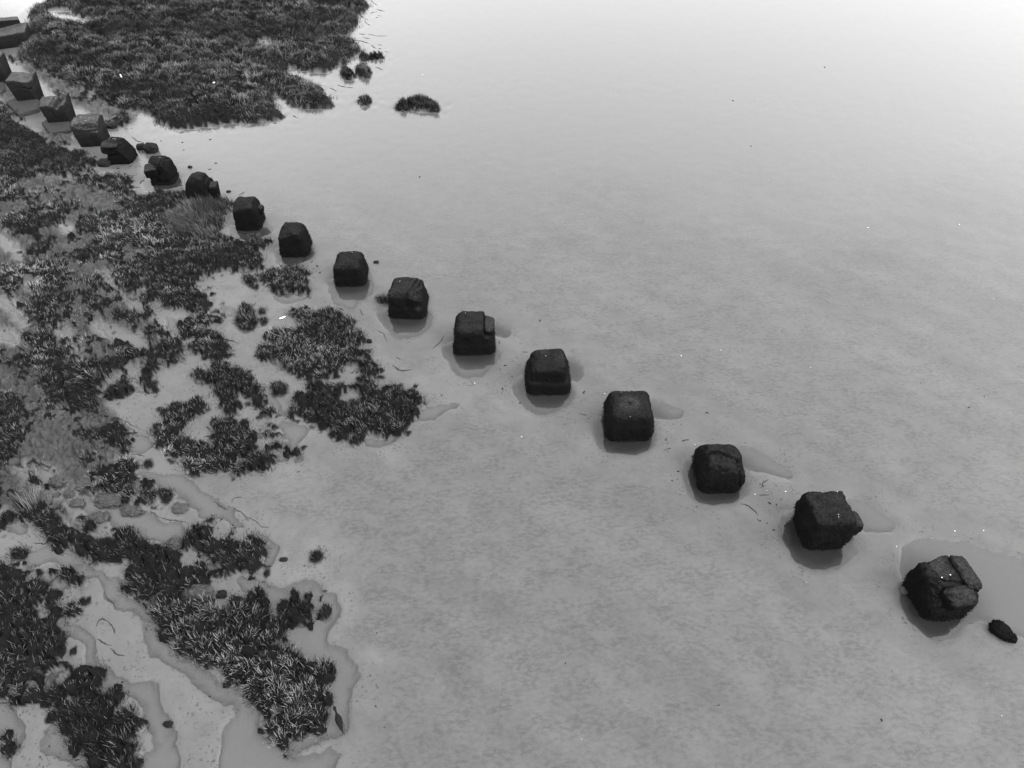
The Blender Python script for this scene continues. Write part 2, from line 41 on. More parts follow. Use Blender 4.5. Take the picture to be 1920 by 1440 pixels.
POOL = json.loads("""[[[-15.339,18.267],[-15.072,18.054],[-14.535,17.365],[-14.007,16.836],[-14.021,16.707],[-14.546,17.231],[-15.267,18.124]],[[-14.077,18.849],[-13.758,18.775],[-13.264,18.483],[-12.81,17.983],[-13.079,18.054],[-13.79,18.483]],[[-14.088,16.077],[-13.671,15.833],[-13.232,15.534],[-12.867,15.299],[-13.084,15.299],[-13.554,15.593]],[[-11.579,16.139],[-11.061,15.773],[-10.43,15.183],[-9.878,14.954],[-9.63,14.562],[-9.706,14.289],[-10.143,14.897],[-10.728,15.299],[-11.429,15.955]],[[-10.227,16.016],[-9.976,15.833],[-9.77,15.357],[-10.016,15.534]],[[-13.801,15.068],[-13.5,14.897],[-12.761,14.181],[-12.53,13.916],[-12.573,13.863],[-13.015,14.343],[-13.658,14.784]],[[-13.139,13.759],[-12.729,13.553],[-12.297,13.151],[-12.613,13.25],[-13.035,13.553]],[[-11.647,14.021],[-11.315,13.502],[-11.003,13.25],[-10.68,12.809],[-10.824,12.761],[-11.226,13.3],[-11.599,13.759]],[[-10.75,12.665],[-10.448,12.571],[-10.278,12.244],[-10.504,12.244]],[[-10.74,13.916],[-10.299,13.759],[-10.148,13.811],[-9.815,13.656],[-9.437,13.553],[-9.109,13.3],[-8.818,12.857],[-9.017,12.857],[-9.49,13.151],[-10.036,13.351],[-10.476,13.604]],[[-9.164,14.235],[-8.727,14.074],[-8.452,13.553],[-8.256,12.955],[-7.997,12.665],[-7.969,12.476],[-8.178,12.618],[-8.743,13.811],[-8.95,13.916]],[[-7.857,14.897],[-7.599,14.617],[-7.266,14.562],[-7.172,14.343],[-7.472,14.289],[-7.658,14.452]],[[-10.459,9.362],[-10.012,9.255],[-9.785,9.255],[-9.609,9.114],[-9.729,9.009],[-9.595,8.837],[-9.426,8.769],[-9.275,8.803],[-9.228,8.635],[-9.278,8.502],[-9.588,8.702],[-9.881,8.975],[-10.165,9.044]],[[-8.899,8.635],[-8.679,8.635],[-8.542,8.436],[-7.989,8.273],[-7.581,8.05],[-7.268,8.145],[-6.908,7.955],[-6.595,7.893],[-6.413,7.739],[-6.381,7.557],[-6.605,7.527],[-6.736,7.378],[-7.104,7.467],[-7.547,7.678],[-7.728,7.739],[-8.012,7.924],[-8.193,8.177],[-8.542,8.177],[-8.745,8.338]],[[-7.893,9.184],[-7.667,9.184],[-7.293,9.079],[-6.833,9.044],[-6.666,8.872],[-6.427,8.635],[-5.966,8.371],[-5.677,8.113],[-5.854,7.987],[-6.237,8.018],[-6.531,8.273],[-6.987,8.668],[-7.389,8.872]],[[-9.352,7.29],[-9.022,7.467],[-8.788,7.407],[-8.363,7.26],[-7.936,6.973],[-9.099,6.973],[-9.206,7.144]],[[-10.042,8.113],[-9.668,7.893],[-9.567,7.739],[-9.722,7.678],[-9.902,7.831]],[[-10.493,11.145],[-10.358,11.187],[-10.07,11.02],[-10.095,10.937]],[[-8.481,10.296],[-8.069,10.141],[-7.872,9.837],[-8.252,9.689],[-8.366,9.837]],[[-8.932,11.66],[-8.523,11.66],[-8.43,11.486],[-8.586,11.4],[-8.867,11.486]],[[-5.933,11.616],[-5.64,11.704],[-5.486,11.314],[-5.194,10.978],[-5.069,10.692],[-5.358,10.896],[-5.672,11.187]],[[-5.313,10.572],[-4.786,10.492],[-4.456,10.335],[-4.578,10.064],[-4.64,9.8],[-4.544,9.615],[-4.563,9.433],[-4.786,9.542],[-4.809,9.913],[-5.015,10.179]],[[-5.276,9.913],[-5.08,9.95],[-4.889,9.615],[-4.799,9.47],[-5.133,9.433]],[[-2.176,10.733],[-1.955,10.978],[-1.5,11.02],[-1.361,11.272],[-1.2,11.145],[-1.519,10.855],[-1.596,10.652],[-1.858,10.532],[-2.105,10.612]],[[-5.207,7.647],[-4.937,7.617],[-4.575,7.407],[-4.457,7.231],[-4.6,6.973],[-4.704,7.087],[-4.749,7.378]],[[-6.093,8.436],[-5.766,8.241],[-5.465,7.924],[-5.239,7.769],[-5.589,7.8],[-5.819,8.05],[-6.017,8.177]],[[-3.298,10.141],[-3.057,10.102],[-2.871,10.026],[-2.689,10.218],[-2.449,10.453],[-2.376,10.335],[-2.612,10.064],[-2.827,9.913],[-3.031,9.913],[-3.206,9.913]],[[-7.814,6.913],[-7.625,6.708],[-7.16,6.592],[-6.943,6.226],[-6.541,6.035],[-6.374,5.847],[-6.115,5.535],[-5.368,5.038],[-4.688,4.66],[-4.405,4.477],[-4.072,4.166],[-3.787,3.457],[-3.711,3.144],[-4.352,3.144],[-4.581,4.275],[-4.717,4.431],[-5.133,4.66],[-5.593,4.99],[-6.027,5.209],[-6.281,5.308],[-6.455,5.586],[-6.654,5.927],[-7.028,5.981],[-7.233,6.116],[-7.521,6.45],[-7.732,6.65],[-8.173,6.884],[-8.372,6.973]],[[-5.02,4.799],[-4.368,4.477],[-4.156,4.101],[-3.786,3.972],[-3.545,3.7],[-3.32,3.68],[-2.96,3.887],[-2.736,3.887],[-2.574,3.993],[-2.649,4.613],[-2.712,5.014],[-2.896,5.258],[-3.079,5.333],[-3.272,5.586],[-3.124,5.874],[-3.069,6.144],[-3.23,6.337],[-3.546,6.506],[-3.992,6.65],[-4.262,6.45],[-4.556,6.592],[-4.772,6.621],[-5.304,6.65],[-4.357,5.981],[-4.213,5.586],[-3.714,5.333],[-3.421,5.086],[-3.094,4.613],[-3.011,4.166],[-3.399,3.845],[-3.871,3.951],[-4.437,4.387]],[[-2.822,3.741],[-2.772,3.457],[-2.823,3.144],[-4.318,3.144],[-4.657,3.951],[-4.586,4.342],[-4.123,4.058],[-3.585,3.68],[-3.139,3.659]],[[-8.103,6.008],[-7.904,5.9],[-7.497,5.535],[-7.019,5.086],[-6.751,4.894],[-6.643,4.799],[-6.232,4.776],[-5.98,4.799],[-5.853,4.706],[-5.697,4.387],[-5.445,4.253],[-5.435,3.951],[-5.364,3.741],[-5.16,3.457],[-5.082,3.221],[-5.662,3.221],[-5.881,3.7],[-5.675,3.866],[-5.871,4.166],[-6.014,4.499],[-6.518,4.66],[-6.705,4.66],[-7.095,5.038],[-7.467,5.233],[-7.7,5.433],[-7.938,5.638],[-8.105,5.9]],[[-8.943,4.545],[-8.477,4.545],[-8.186,4.522],[-8.066,4.275],[-7.799,4.101],[-7.756,3.824],[-7.974,3.951],[-8.198,3.993],[-8.649,3.993]],[[-7.547,3.951],[-7.484,4.058],[-7.3,4.101],[-7.137,3.887],[-6.82,3.721],[-6.603,3.68],[-6.61,3.537],[-6.489,3.457],[-6.434,3.221],[-6.606,3.221],[-6.772,3.457],[-6.947,3.557],[-7.361,3.741]],[[-8.514,3.741],[-8.071,3.741],[-7.8,3.598],[-7.753,3.457],[-7.679,3.221],[-8.237,3.221]]]""")  # pool outlines; one by the headland stands in for a tussock's shadow
BPOOL = json.loads("""[[[7.338,6.846],[7.68,7.383],[8.312,7.452],[8.885,7.383],[9.106,7.212],[9.889,6.994],[9.194,5.512],[8.699,5.755],[8.442,5.945],[7.828,5.784],[7.723,5.669],[7.391,5.597],[7.227,5.77],[7.14,6.005],[7.181,6.401],[7.425,6.621]],[[5.527,8.127],[5.405,7.732],[5.415,7.414],[5.472,7.182],[5.621,7.045],[5.844,6.985],[6.139,7.03],[6.482,7.258],[6.671,7.414],[6.792,8.06],[6.023,8.228]],[[6.911,8.417],[7.197,8.331],[7.352,8.127],[7.603,7.894],[7.409,7.748],[6.865,7.862],[6.679,8.06]],[[3.814,9.575],[3.711,9.129],[3.72,8.822],[3.758,8.627],[3.941,8.436],[4.226,8.407],[4.492,8.524],[4.837,8.702],[4.937,8.975],[4.819,9.445],[4.216,9.607]],[[5.018,9.821],[5.227,9.722],[5.388,9.542],[5.665,9.286],[5.848,9.036],[5.631,9.161],[5.455,9.255],[5.169,9.318],[5.002,9.413],[4.727,9.607]],[[2.035,10.81],[1.87,10.278],[1.945,9.938],[2.053,9.837],[2.265,9.771],[2.517,9.722],[2.918,9.837],[3.084,10.107],[3.147,10.278],[2.912,10.81]],[[3.224,11.215],[3.429,11.122],[3.668,10.992],[3.855,10.81],[3.634,10.773],[3.241,10.755],[3.071,10.992]],[[0.256,12.061],[0.126,11.616],[0.278,11.272],[0.427,10.937],[0.792,10.896],[1.33,11.272],[1.379,11.573],[0.835,12.152]],[[1.314,12.713],[1.691,12.476],[1.593,11.971],[1.404,12.016],[1.164,12.336]],[[-1.61,13.25],[-1.615,12.809],[-1.442,12.665],[-1.361,12.383],[-1.153,12.107],[-0.801,12.107],[-0.712,12.336],[-0.426,12.665],[-0.397,12.906],[-0.805,13.25]],[[-0.59,14.128],[-0.206,13.811],[-0.102,13.528],[-0.408,13.604],[-0.651,13.811]],[[-3.457,14.562],[-3.373,14.181],[-3.167,13.916],[-2.913,13.502],[-2.512,13.553],[-2.194,13.811],[-2.182,14.289],[-2.626,14.728]],[[-5.025,15.833],[-4.909,15.593],[-4.705,14.841],[-4.572,14.897],[-4.401,14.728],[-4.153,14.728],[-4.34,15.011],[-3.917,15.068],[-3.901,15.593],[-4.249,16.077]],[[-6.936,17.365],[-6.766,16.966],[-6.615,16.642],[-6.196,16.642],[-5.741,16.934],[-6.001,17.365]],[[-8.512,18.555],[-8.392,18.267],[-8.216,17.913],[-7.345,18.089],[-7.366,18.338]],[[-12.115,21.292],[-11.857,20.75],[-11.712,20.603],[-11.17,20.809],[-10.859,20.989],[-11.061,21.415],[-11.668,21.538]],[[-6.415,15.299],[-6.227,14.954],[-5.87,14.954],[-5.474,15.125],[-5.63,15.357],[-5.991,15.183]]]""")
LEDGE = json.loads("""[[[-6.093,8.436],[-5.961,8.354],[-5.834,8.29],[-5.74,8.241]],[[-5.65,8.306],[-5.538,8.193],[-5.413,8.129],[-5.339,8.05],[-5.159,7.971],[-5.033,7.893],[-4.934,7.816],[-4.815,7.816]],[[-5.749,8.42],[-5.681,8.518],[-5.526,8.502]],[[-4.484,11.926],[-4.305,11.815],[-4.037,11.726],[-3.743,11.66]],[[-9.157,10.652],[-8.916,10.652],[-8.675,10.572],[-8.45,10.453],[-8.243,10.335]],[[-8.238,9.652],[-8.065,9.652],[-7.88,9.579]],[[-7.291,8.209],[-7.106,8.066],[-6.871,8.003],[-6.674,7.971],[-6.383,7.893]],[[-9.326,7.452],[-9.079,7.422],[-9.004,7.542],[-8.855,7.557]],[[-6.803,10.141],[-6.691,10.16],[-6.594,10.083]],[[-7.275,5.535],[-7.135,5.433],[-6.954,5.408]],[[-6.953,5.345],[-6.788,5.233],[-6.662,5.221]],[[-7.36,5.742],[-7.378,5.847],[-7.299,5.9],[-7.19,5.847],[-7.075,5.716],[-6.985,5.612]],[[-7.515,6.435],[-7.376,6.281],[-7.172,6.089]],[[-6.524,5.742],[-6.436,5.638]],[[-7.144,39.001],[-6.966,38.626],[-6.681,38.182]],[[-6.687,37.674],[-6.521,37.531],[-6.147,37.289]],[[-7.339,36.758],[-7.153,36.482],[-6.892,36.17]],[[-7.046,36.075],[-6.869,35.675],[-6.646,35.438]],[[-7.085,34.45],[-6.928,34.324],[-6.708,34.237]],[[-7.316,33.586],[-7.035,33.526],[-6.8,33.466],[-6.495,33.226],[-6.37,33.131]],[[-6.255,32.954],[-6.131,32.696],[-6.008,32.603]],[[-6.022,33.048],[-5.787,32.954]],[[-5.916,32.58],[-5.78,32.557]],[[-5.607,32.235],[-5.399,32.155]],[[-5.794,30.535],[-5.611,30.43],[-5.391,30.19]],[[-6.665,30.567],[-6.549,30.641],[-6.388,30.694]],[[-5.949,29.406],[-5.801,29.376]],[[-6.836,34.014],[-6.672,33.83],[-6.436,33.769]],[[-6.606,34.324],[-6.159,34.076],[-5.706,34.113]],[[-6.942,37.036],[-6.728,37.247],[-6.591,37.318]],[[-6.576,36.482],[-6.411,36.51]],[[-6.516,36.758],[-6.265,36.689]],[[-6.36,29.406],[-6.175,29.406]],[[-8.951,29.725],[-8.632,29.257],[-8.239,28.929],[-7.822,28.734],[-7.587,28.631]],[[-7.344,28.478],[-7.15,28.288],[-6.984,28.099]],[[-8.274,25.967],[-8.113,25.8],[-7.951,25.744]],[[-7.067,28.734],[-6.879,28.58],[-6.369,28.414]],[[-3.449,13.707],[-3.296,13.579],[-3.172,13.401],[-3.153,13.25]],[[-1.96,13.003],[-1.841,13.201],[-1.728,13.502]],[[-2.884,12.383],[-2.706,12.244],[-2.449,12.244]],[[-2.84,12.713],[-2.729,12.594]],[[-4.013,14.507],[-3.953,14.343],[-3.858,14.289]],[[-4.613,14.617],[-4.431,14.479]],[[-7.255,13.401],[-7.092,13.3],[-6.998,13.325]],[[-6.37,13.102],[-6.16,13.201],[-5.954,13.176]],[[-2.887,12.406],[-2.774,12.267],[-2.64,12.221],[-2.384,12.244]],[[-0.336,13.3],[-0.301,13.151]],[[0.248,12.896],[0.397,12.896]],[[1.562,10.814],[1.695,10.765]],[[4.687,8.354],[4.808,8.29],[4.893,8.193],[4.923,8.097]],[[4.895,8.034],[4.921,7.924]],[[5.197,8.769],[5.208,8.872],[5.359,8.975]],[[5.066,8.575],[5.174,8.568],[5.315,8.585]],[[3.747,10.007],[3.899,10.038]],[[3.298,9.744],[3.428,9.837]],[[-13.697,24.255],[-13.373,23.932],[-13.085,23.79]],[[-12.211,20.959],[-12.195,21.17],[-12.104,21.261]],[[-12.421,20.899],[-12.288,20.75],[-12.077,20.762]],[[-8.778,20.226],[-8.717,20.283],[-8.599,20.468]],[[-13.149,21.538],[-12.822,21.507],[-12.539,21.507]],[[-13.433,14.869],[-13.211,14.673],[-12.879,14.425]],[[-14.205,19.688],[-13.885,19.532],[-13.509,19.532]],[[-9.175,12.93],[-8.984,12.857],[-8.834,12.809]],[[-7.255,13.401],[-7.126,13.3],[-6.83,13.201]]]""")
GLINT = json.loads("""[[1.102,3.868],[7.943,4.226],[7.946,4.749],[8.705,7.714],[9.278,7.726],[7.428,7.366],[5.464,6.606],[5.254,8.688],[5.632,8.662],[4.989,8.595],[3.999,9.913],[2.171,11.46],[0.212,10.141],[-0.885,11.792],[7.232,12.336],[5.184,12.945],[4.17,12.751],[12.918,14.965],[10.759,18.396],[13.594,18.57],[5.643,8.662],[-3.714,29.739],[8.469,21.197]]""")
SCRAP = json.loads("""[[8.608,27.243],[8.443,23.551],[-3.065,21.405],[13.194,30.511],[3.387,4.394],[6.441,4.956],[9.697,11.81],[10.992,11.357],[10.48,11.02],[5.97,4.16],[0.912,5.093],[-2.378,5.625],[-2.039,4.045],[-2.229,4.377],[3.387,10.045],[3.315,9.763],[3.436,9.8],[3.382,9.726],[3.509,9.184],[3.338,9.079],[3.344,8.94],[3.461,8.975],[5.219,8.803],[5.234,8.371],[5.361,8.338],[4.942,7.955],[5.059,7.893],[5.152,7.739],[3.75,10.026],[4.437,10.855],[1.687,11.508],[1.183,10.512],[0.0,12.016],[-0.162,12.406],[-0.22,11.616],[0.185,11.166],[0.727,14.074],[-1.901,12.665],[-6.539,4.776],[-5.005,4.545],[-6.787,3.568],[-7.308,3.772],[-10.808,24.039],[-10.105,22.333],[-10.19,21.915],[-13.946,24.92],[-12.774,24.003],[-12.53,23.932],[-11.736,23.826],[-11.505,23.268],[-12.601,22.107],[-13.288,21.979],[-6.069,16.579],[-5.891,16.452],[-5.702,16.642],[-5.778,16.452],[-5.379,16.139],[-5.602,16.326],[-5.867,14.452],[-3.91,15.27],[-5.513,16.452],[-5.801,7.987],[-5.541,7.862],[-7.281,8.257]]""")
ROCKS = json.loads("""[["boulder","black boulder leaning against the back of the layered block, beside its smaller twin","boulder","algae",[-12.563,23.15,0.443,0.377,0.303]],["boulder","small black boulder touching the right foot of the slope-shouldered block","boulder","algae",[-13.02,23.356,0.288,0.245,0.19]],["boulder","low dark boulder at the left foot of the slope-shouldered block","boulder","algae",[-13.833,22.24,0.464,0.394,0.186]],["boulder","flat dark boulder on pale mud right of the pale-topped eroded block","boulder","algae",[-14.69,25.063,0.461,0.391,0.139]],["boulder","small round rock alone on bright mud right of the layered block","rock","algae",[-10.887,22.04,0.144,0.122,0.061]],["boulder","small dark rock on mud between the domed block and the slanted block","rock","algae",[-9.147,20.475,0.152,0.129,0.04]],["boulder","small dark rock on wet mud right of the loaf-shaped block","rock","algae",[-3.863,16.631,0.159,0.129,0.04]],["boulder","small dark stone in the pool left of the isolated round tussock","rock","algae",[-4.349,7.08,0.162,0.089,0.04]],["boulder","oblong weed-covered rock lying past the last cracked block near the right edge","rock","weed",[8.605,5.634,0.41,0.348,0.201]],["boulder","grey barnacled lump in the pool at the left foot of the cracked block","rock","pale",[7.233,6.447,0.186,0.155,0.073]],["boulder","small round stone by the pool off the right edge of the broad grass point","rock","algae",[-3.578,13.245,0.127,0.108,0.114]],["mud_clod","smooth dark mud clod standing in water beside the long pale grass","mud clod","mud",[-9.427,8.92,0.36,0.234,0.08]],["mud_clod","lumpy cracked mud clod, widest of the clods in the flooded hollow","mud clod","mud",[-8.768,8.831,0.646,0.326,0.113]],["mud_clod","ridged spindle-shaped mud clod below the lumpy cracked clod","mud clod","mud",[-8.241,8.451,0.594,0.31,0.112]],["mud_clod","low oval mud clod at the right end of the flooded hollow","mud clod","mud",[-7.678,8.182,0.406,0.232,0.086]],["mud_clod","dark mossy mud clod between the long grass and the spindle-shaped clod","mud clod","mud",[-8.829,8.361,0.283,0.189,0.068]],["mud_clod","narrow upright grey mud clod left of the spindle-shaped clod","mud clod","mud",[-9.064,8.57,0.177,0.151,0.174]],["mud_clod","small round dark clod at the tip of the long pale grass","mud clod","mud",[-9.337,8.559,0.15,0.128,0.051]],["mud_clod","dark tufted mud clod at the head of the long mud crack","mud clod","mud",[-6.703,8.24,0.292,0.241,0.089]],["mud_clod","pale-topped oval mud clod in water above the lower grass tongue","mud clod","mud",[-6.521,7.411,0.306,0.231,0.095]],["mud_clod","flat pale mud clod with dark front edge near the left frame edge","mud clod","mud",[-10.453,10.732,0.615,0.32,0.091]],["mud_clod","small leaning mud clod right of the lumpy cracked clod","mud clod","mud",[-8.279,8.783,0.11,0.094,0.176]],["mud_clod","pale cracked mud clod beneath the spindle-shaped clod","mud clod","mud",[-8.264,8.013,0.371,0.241,0.092]],["mud_clod","tiny dark mud clod right of the low oval clod","mud clod","mud",[-7.423,8.163,0.08,0.068,0.042]],["mud_clod","broad pale mud clod beside the grass at the top of the long grass tongue","mud clod","mud",[-5.717,6.379,0.436,0.278,0.133]],["mud_clod","small round mud clod under the grass above the narrow channel","mud clod","mud",[-6.411,6.307,0.192,0.162,0.078]],["mud_clod","small pale mud clod left of the isolated tussock by the channel","mud clod","mud",[-5.891,11.625,0.157,0.104,0.04]],["mud_clod","small round mud clod at the edge of the pale pool","mud clod","mud",[-10.173,13.614,0.203,0.173,0.051]],["mud_clod","smooth pale mud clod among grass near the left frame edge","mud clod","mud",[-14.337,19.268,0.679,0.463,0.073]],["mud_clod","grey mud clod in the gap left of the dark grass belt","mud clod","mud",[-10.067,16.111,0.297,0.253,0.112]],["mud_clod","small brown mud clod in the narrow rill at far left","mud clod","mud",[-10.339,12.266,0.161,0.137,0.046]],["mud_clod","pale lumpy mud clod below the grass at the left frame edge","mud clod","mud",[-8.198,4.631,0.256,0.218,0.149]],["mud_clod","second pale mud clod right beside the lumpy one at the left edge","mud clod","mud",[-7.993,4.658,0.222,0.18,0.118]],["mud_clod","small dark weed clod in the pool right of the front grass island","mud clod","algae",[-5.533,4.099,0.14,0.105,0.078]],["mud_clod","small dark clod shaped like a comma in the pool above the long grass tongue","mud clod","algae",[-5.323,6.352,0.167,0.142,0.089]]]""")
SLABS = json.loads("""[["flat rough concrete slab lying at the foot of the chipped block with a broken horn",[[-19.468,26.843],[-18.435,25.74],[-17.921,26.238],[-18.314,27.081],[-19.185,27.37]],0.16],["concrete slab end poking out at the left frame edge below the tall cut-off block",[[-20.784,27.862],[-20.124,27.565],[-20.026,27.962],[-20.572,28.883],[-21.26,28.778]],0.16],["low dark footing slab under the front of the notched pale block",[[-17.343,25.168],[-16.602,24.28],[-15.993,24.571],[-16.406,25.43],[-17.165,25.518]],0.13]]""")
LONG = json.loads("""[[[-10.336,18.555],[-10.057,19.074],[-9.691,19.494],[-9.036,19.688],[-8.739,19.225],[-8.918,18.555],[-9.049,17.913],[-9.583,17.844],[-10.039,18.267]],[[-11.028,9.362],[-10.667,9.38],[-10.317,9.184],[-10.16,8.975],[-9.861,8.872],[-9.656,8.668],[-9.521,8.436],[-9.662,8.273],[-10.087,8.371],[-10.382,8.635],[-10.777,8.872]]]""")
BIRD = json.loads("""[[-2.848,4.268],[-2.782,4.135]]""")
WHITE = json.loads("""[[-15.566,28.529],[-11.791,28.174],[-5.983,14.192]]""")

# ------------------------------------------------------------------ numeric helpers
def hsh(*a):
    h = np.zeros(np.broadcast(*a).shape, np.uint64)
    for k, v in enumerate(a):
        h = (h ^ (v.astype(np.int64).astype(np.uint64) * np.uint64(0x9E3779B97F4A7C15 + 0x51ED27 * (k + 1)))) * np.uint64(0xBF58476D1CE4E5B9)
        h ^= h >> np.uint64(29)
    return ((h >> np.uint64(20)) & np.uint64(0xFFFFFF)).astype(np.float64) / 0xFFFFFF
def vnoise(p, seed=0):
    """smooth value noise in -1..1, p is (n,2) or (n,3)"""
    f = np.floor(p); t = p - f; t = t * t * (3 - 2 * t); f = f.astype(np.int64)
    d = p.shape[1]; out = 0
    s = np.full(len(p), seed, np.int64)
    for c in range(1 << d):
        wgt = 1.0; idx = []
        for k in range(d):
            b = (c >> k) & 1
            wgt = wgt * (t[:, k] if b else 1 - t[:, k]); idx.append(f[:, k] + b)
        out = out + wgt * hsh(*idx, s)
    return out * 2 - 1
def fbm(p, octs=4, seed=0, gain=.5, lac=2.03):
    a, tot, n = 1.0, 0, 0
    for o in range(octs):
        tot = tot + a * vnoise(p + o * 17.3, seed + o); n += a; a *= gain; p = p * lac
    return tot / n
def worley(p, seed=0):
    """distance to nearest and second nearest jittered cell point"""
    f = np.floor(p).astype(np.int64); d1 = np.full(len(p), 9.); d2 = np.full(len(p), 9.)
    for i in (-1, 0, 1):
        for j in (-1, 0, 1):
            cx, cy = f[:, 0] + i, f[:, 1] + j
            s = np.full(len(p), seed, np.int64)
            dx = cx + hsh(cx, cy, s) - p[:, 0]; dy = cy + hsh(cx, cy, s + 7) - p[:, 1]
            d = np.hypot(dx, dy)
            d2 = np.where(d < d1, d1, np.minimum(d2, d)); d1 = np.minimum(d1, d)
    return d1, d2
def sstep(a, b, x):
    t = np.clip((x - a) / (b - a), 0, 1); return t * t * (3 - 2 * t)
def sdf_poly(p, poly, margin=1.0):
    """signed distance, positive inside; -margin where far away"""
    q = np.array(poly); out = np.full(len(p), -margin)
    lo, hi = q.min(0) - margin, q.max(0) + margin
    sel = np.nonzero((p[:, 0] > lo[0]) & (p[:, 0] < hi[0]) & (p[:, 1] > lo[1]) & (p[:, 1] < hi[1]))[0]
    if not len(sel): return out
    s = p[sel]; dm = np.full(len(s), 1e9); ins = np.zeros(len(s), bool)
    for k in range(len(q)):
        a = q[k]; b = q[(k + 1) % len(q)]; e = b - a
        wv = s - a; t = np.clip((wv @ e) / max(e @ e, 1e-9), 0, 1)
        dm = np.minimum(dm, ((wv - t[:, None] * e) ** 2).sum(1))
        c = (a[1] > s[:, 1]) != (b[1] > s[:, 1])
        if abs(e[1]) > 1e-9: ins ^= c & (s[:, 0] < a[0] + (s[:, 1] - a[1]) * e[0] / e[1])
    d = np.sqrt(dm); out[sel] = np.maximum(np.where(ins, d, -d), -margin)
    return out
def sdf_set(p, polys, margin=1.0):
    o = np.full(len(p), -margin)
    for q in polys: o = np.maximum(o, sdf_poly(p, q, margin))
    return o
def warp(p, amp, freq, seed):
    return p + amp * np.c_[fbm(p * freq, 3, seed), fbm(p * freq, 3, seed + 50)]

def chaikin(q, it=2):
    q = np.array(q, float)
    for _ in range(it):
        n = np.roll(q, -1, 0); q = np.stack([q * .75 + n * .25, q * .25 + n * .75], 1).reshape(-1, 2)
    return q
POOL = [chaikin(q) for q in POOL]; BPOOL = [chaikin(q, 1) for q in BPOOL]; CLOD = [chaikin(q, 1) for q in CLOD]
VEG = [(n, chaikin(q, 1)) for n, q in VEG]
VEG = [(n, (q - q.mean(0)) * (.95 if n == 'tus' else 1.18 if n == 'spur' else 1.08) + q.mean(0) if n in ('tus', 'spur', 'near2', 'headland') else q) for n, q in VEG]
MARSH = [q for n, q in VEG if n != 'tus']
TUFTS = [q for n, q in VEG if n == 'tus']
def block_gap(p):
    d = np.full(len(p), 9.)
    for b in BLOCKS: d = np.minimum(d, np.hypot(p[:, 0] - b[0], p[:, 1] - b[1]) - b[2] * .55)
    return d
def rotd(p): return np.c_[p[:, 0] * .80 - p[:, 1] * .60, p[:, 0] * .60 + p[:, 1] * .80]
def fields(p):
    """height of the mud and its cover, at ground points p (n,2)"""
    far = sstep(14, 40, p[:, 1])
    pw = warp(p, .16, 2.2, 3); pw = warp(pw, .07, 8.0, 9)
    veg = sdf_set(pw, MARSH); hol = sdf_set(pw, HOLES)
    veg = np.minimum(veg, -hol)
    clod = sdf_set(pw, CLOD)
    pool = sdf_set(warp(warp(p, .16, 1.6, 21), .08, 5.0, 23), POOL)
    clod = np.minimum(clod, -pool - .05)
    cn, cu = clumps(p); up = upland(p)
    # turf grows in clumps: ragged edges, bare gaps, and stray tufts among the clods
    patch = np.where(clod > -.1, .55 * (fbm(rotd(p) * np.array([1.0, 1.7]), 3, 91) - .09) + .06 * np.minimum(clod, .3), -1)
    veg = np.maximum(veg, np.where(pool < 0, patch, -1))
    veg = veg - (1 - up) * (.15 * (1 - cn) - .09 + .36 * sstep(.15, .50, fbm(p * 2.1, 3, 93))) - up * .8 * sstep(.15, .7, veg) * sstep(.30, .60, fbm(p * np.array([.55, 1.5]), 3, 95))
    veg = veg - np.where(clod > 0, .05, 0)
    veg = np.maximum(veg, sdf_set(warp(p, .035, 5.0, 37), TUFTS) )
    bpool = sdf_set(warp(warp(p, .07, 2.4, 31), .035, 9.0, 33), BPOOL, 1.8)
    return dict(veg=veg, clod=clod, pool=pool, bpool=bpool)
def upland(p): return sstep(20, 26, p[:, 1] + .35 * p[:, 0] + 3)
def clumps(p):
    """rounded tufts of turf: 1 on the crown of a clump, 0 in the gaps between clumps"""
    w_ = warp(p, .07, 4.0, 83)
    d1, d2 = worley(w_ * np.array([3.4, 3.9]), 24); u1, u2 = worley(warp(p, .25, 1.3, 85) * np.array([1.25, 2.1]), 26)
    f = lambda a, b: np.clip(1.15 - (a / .62) ** 2, 0, 1) * sstep(.02, .22, b - a)
    return f(d1, d2), f(u1, u2)
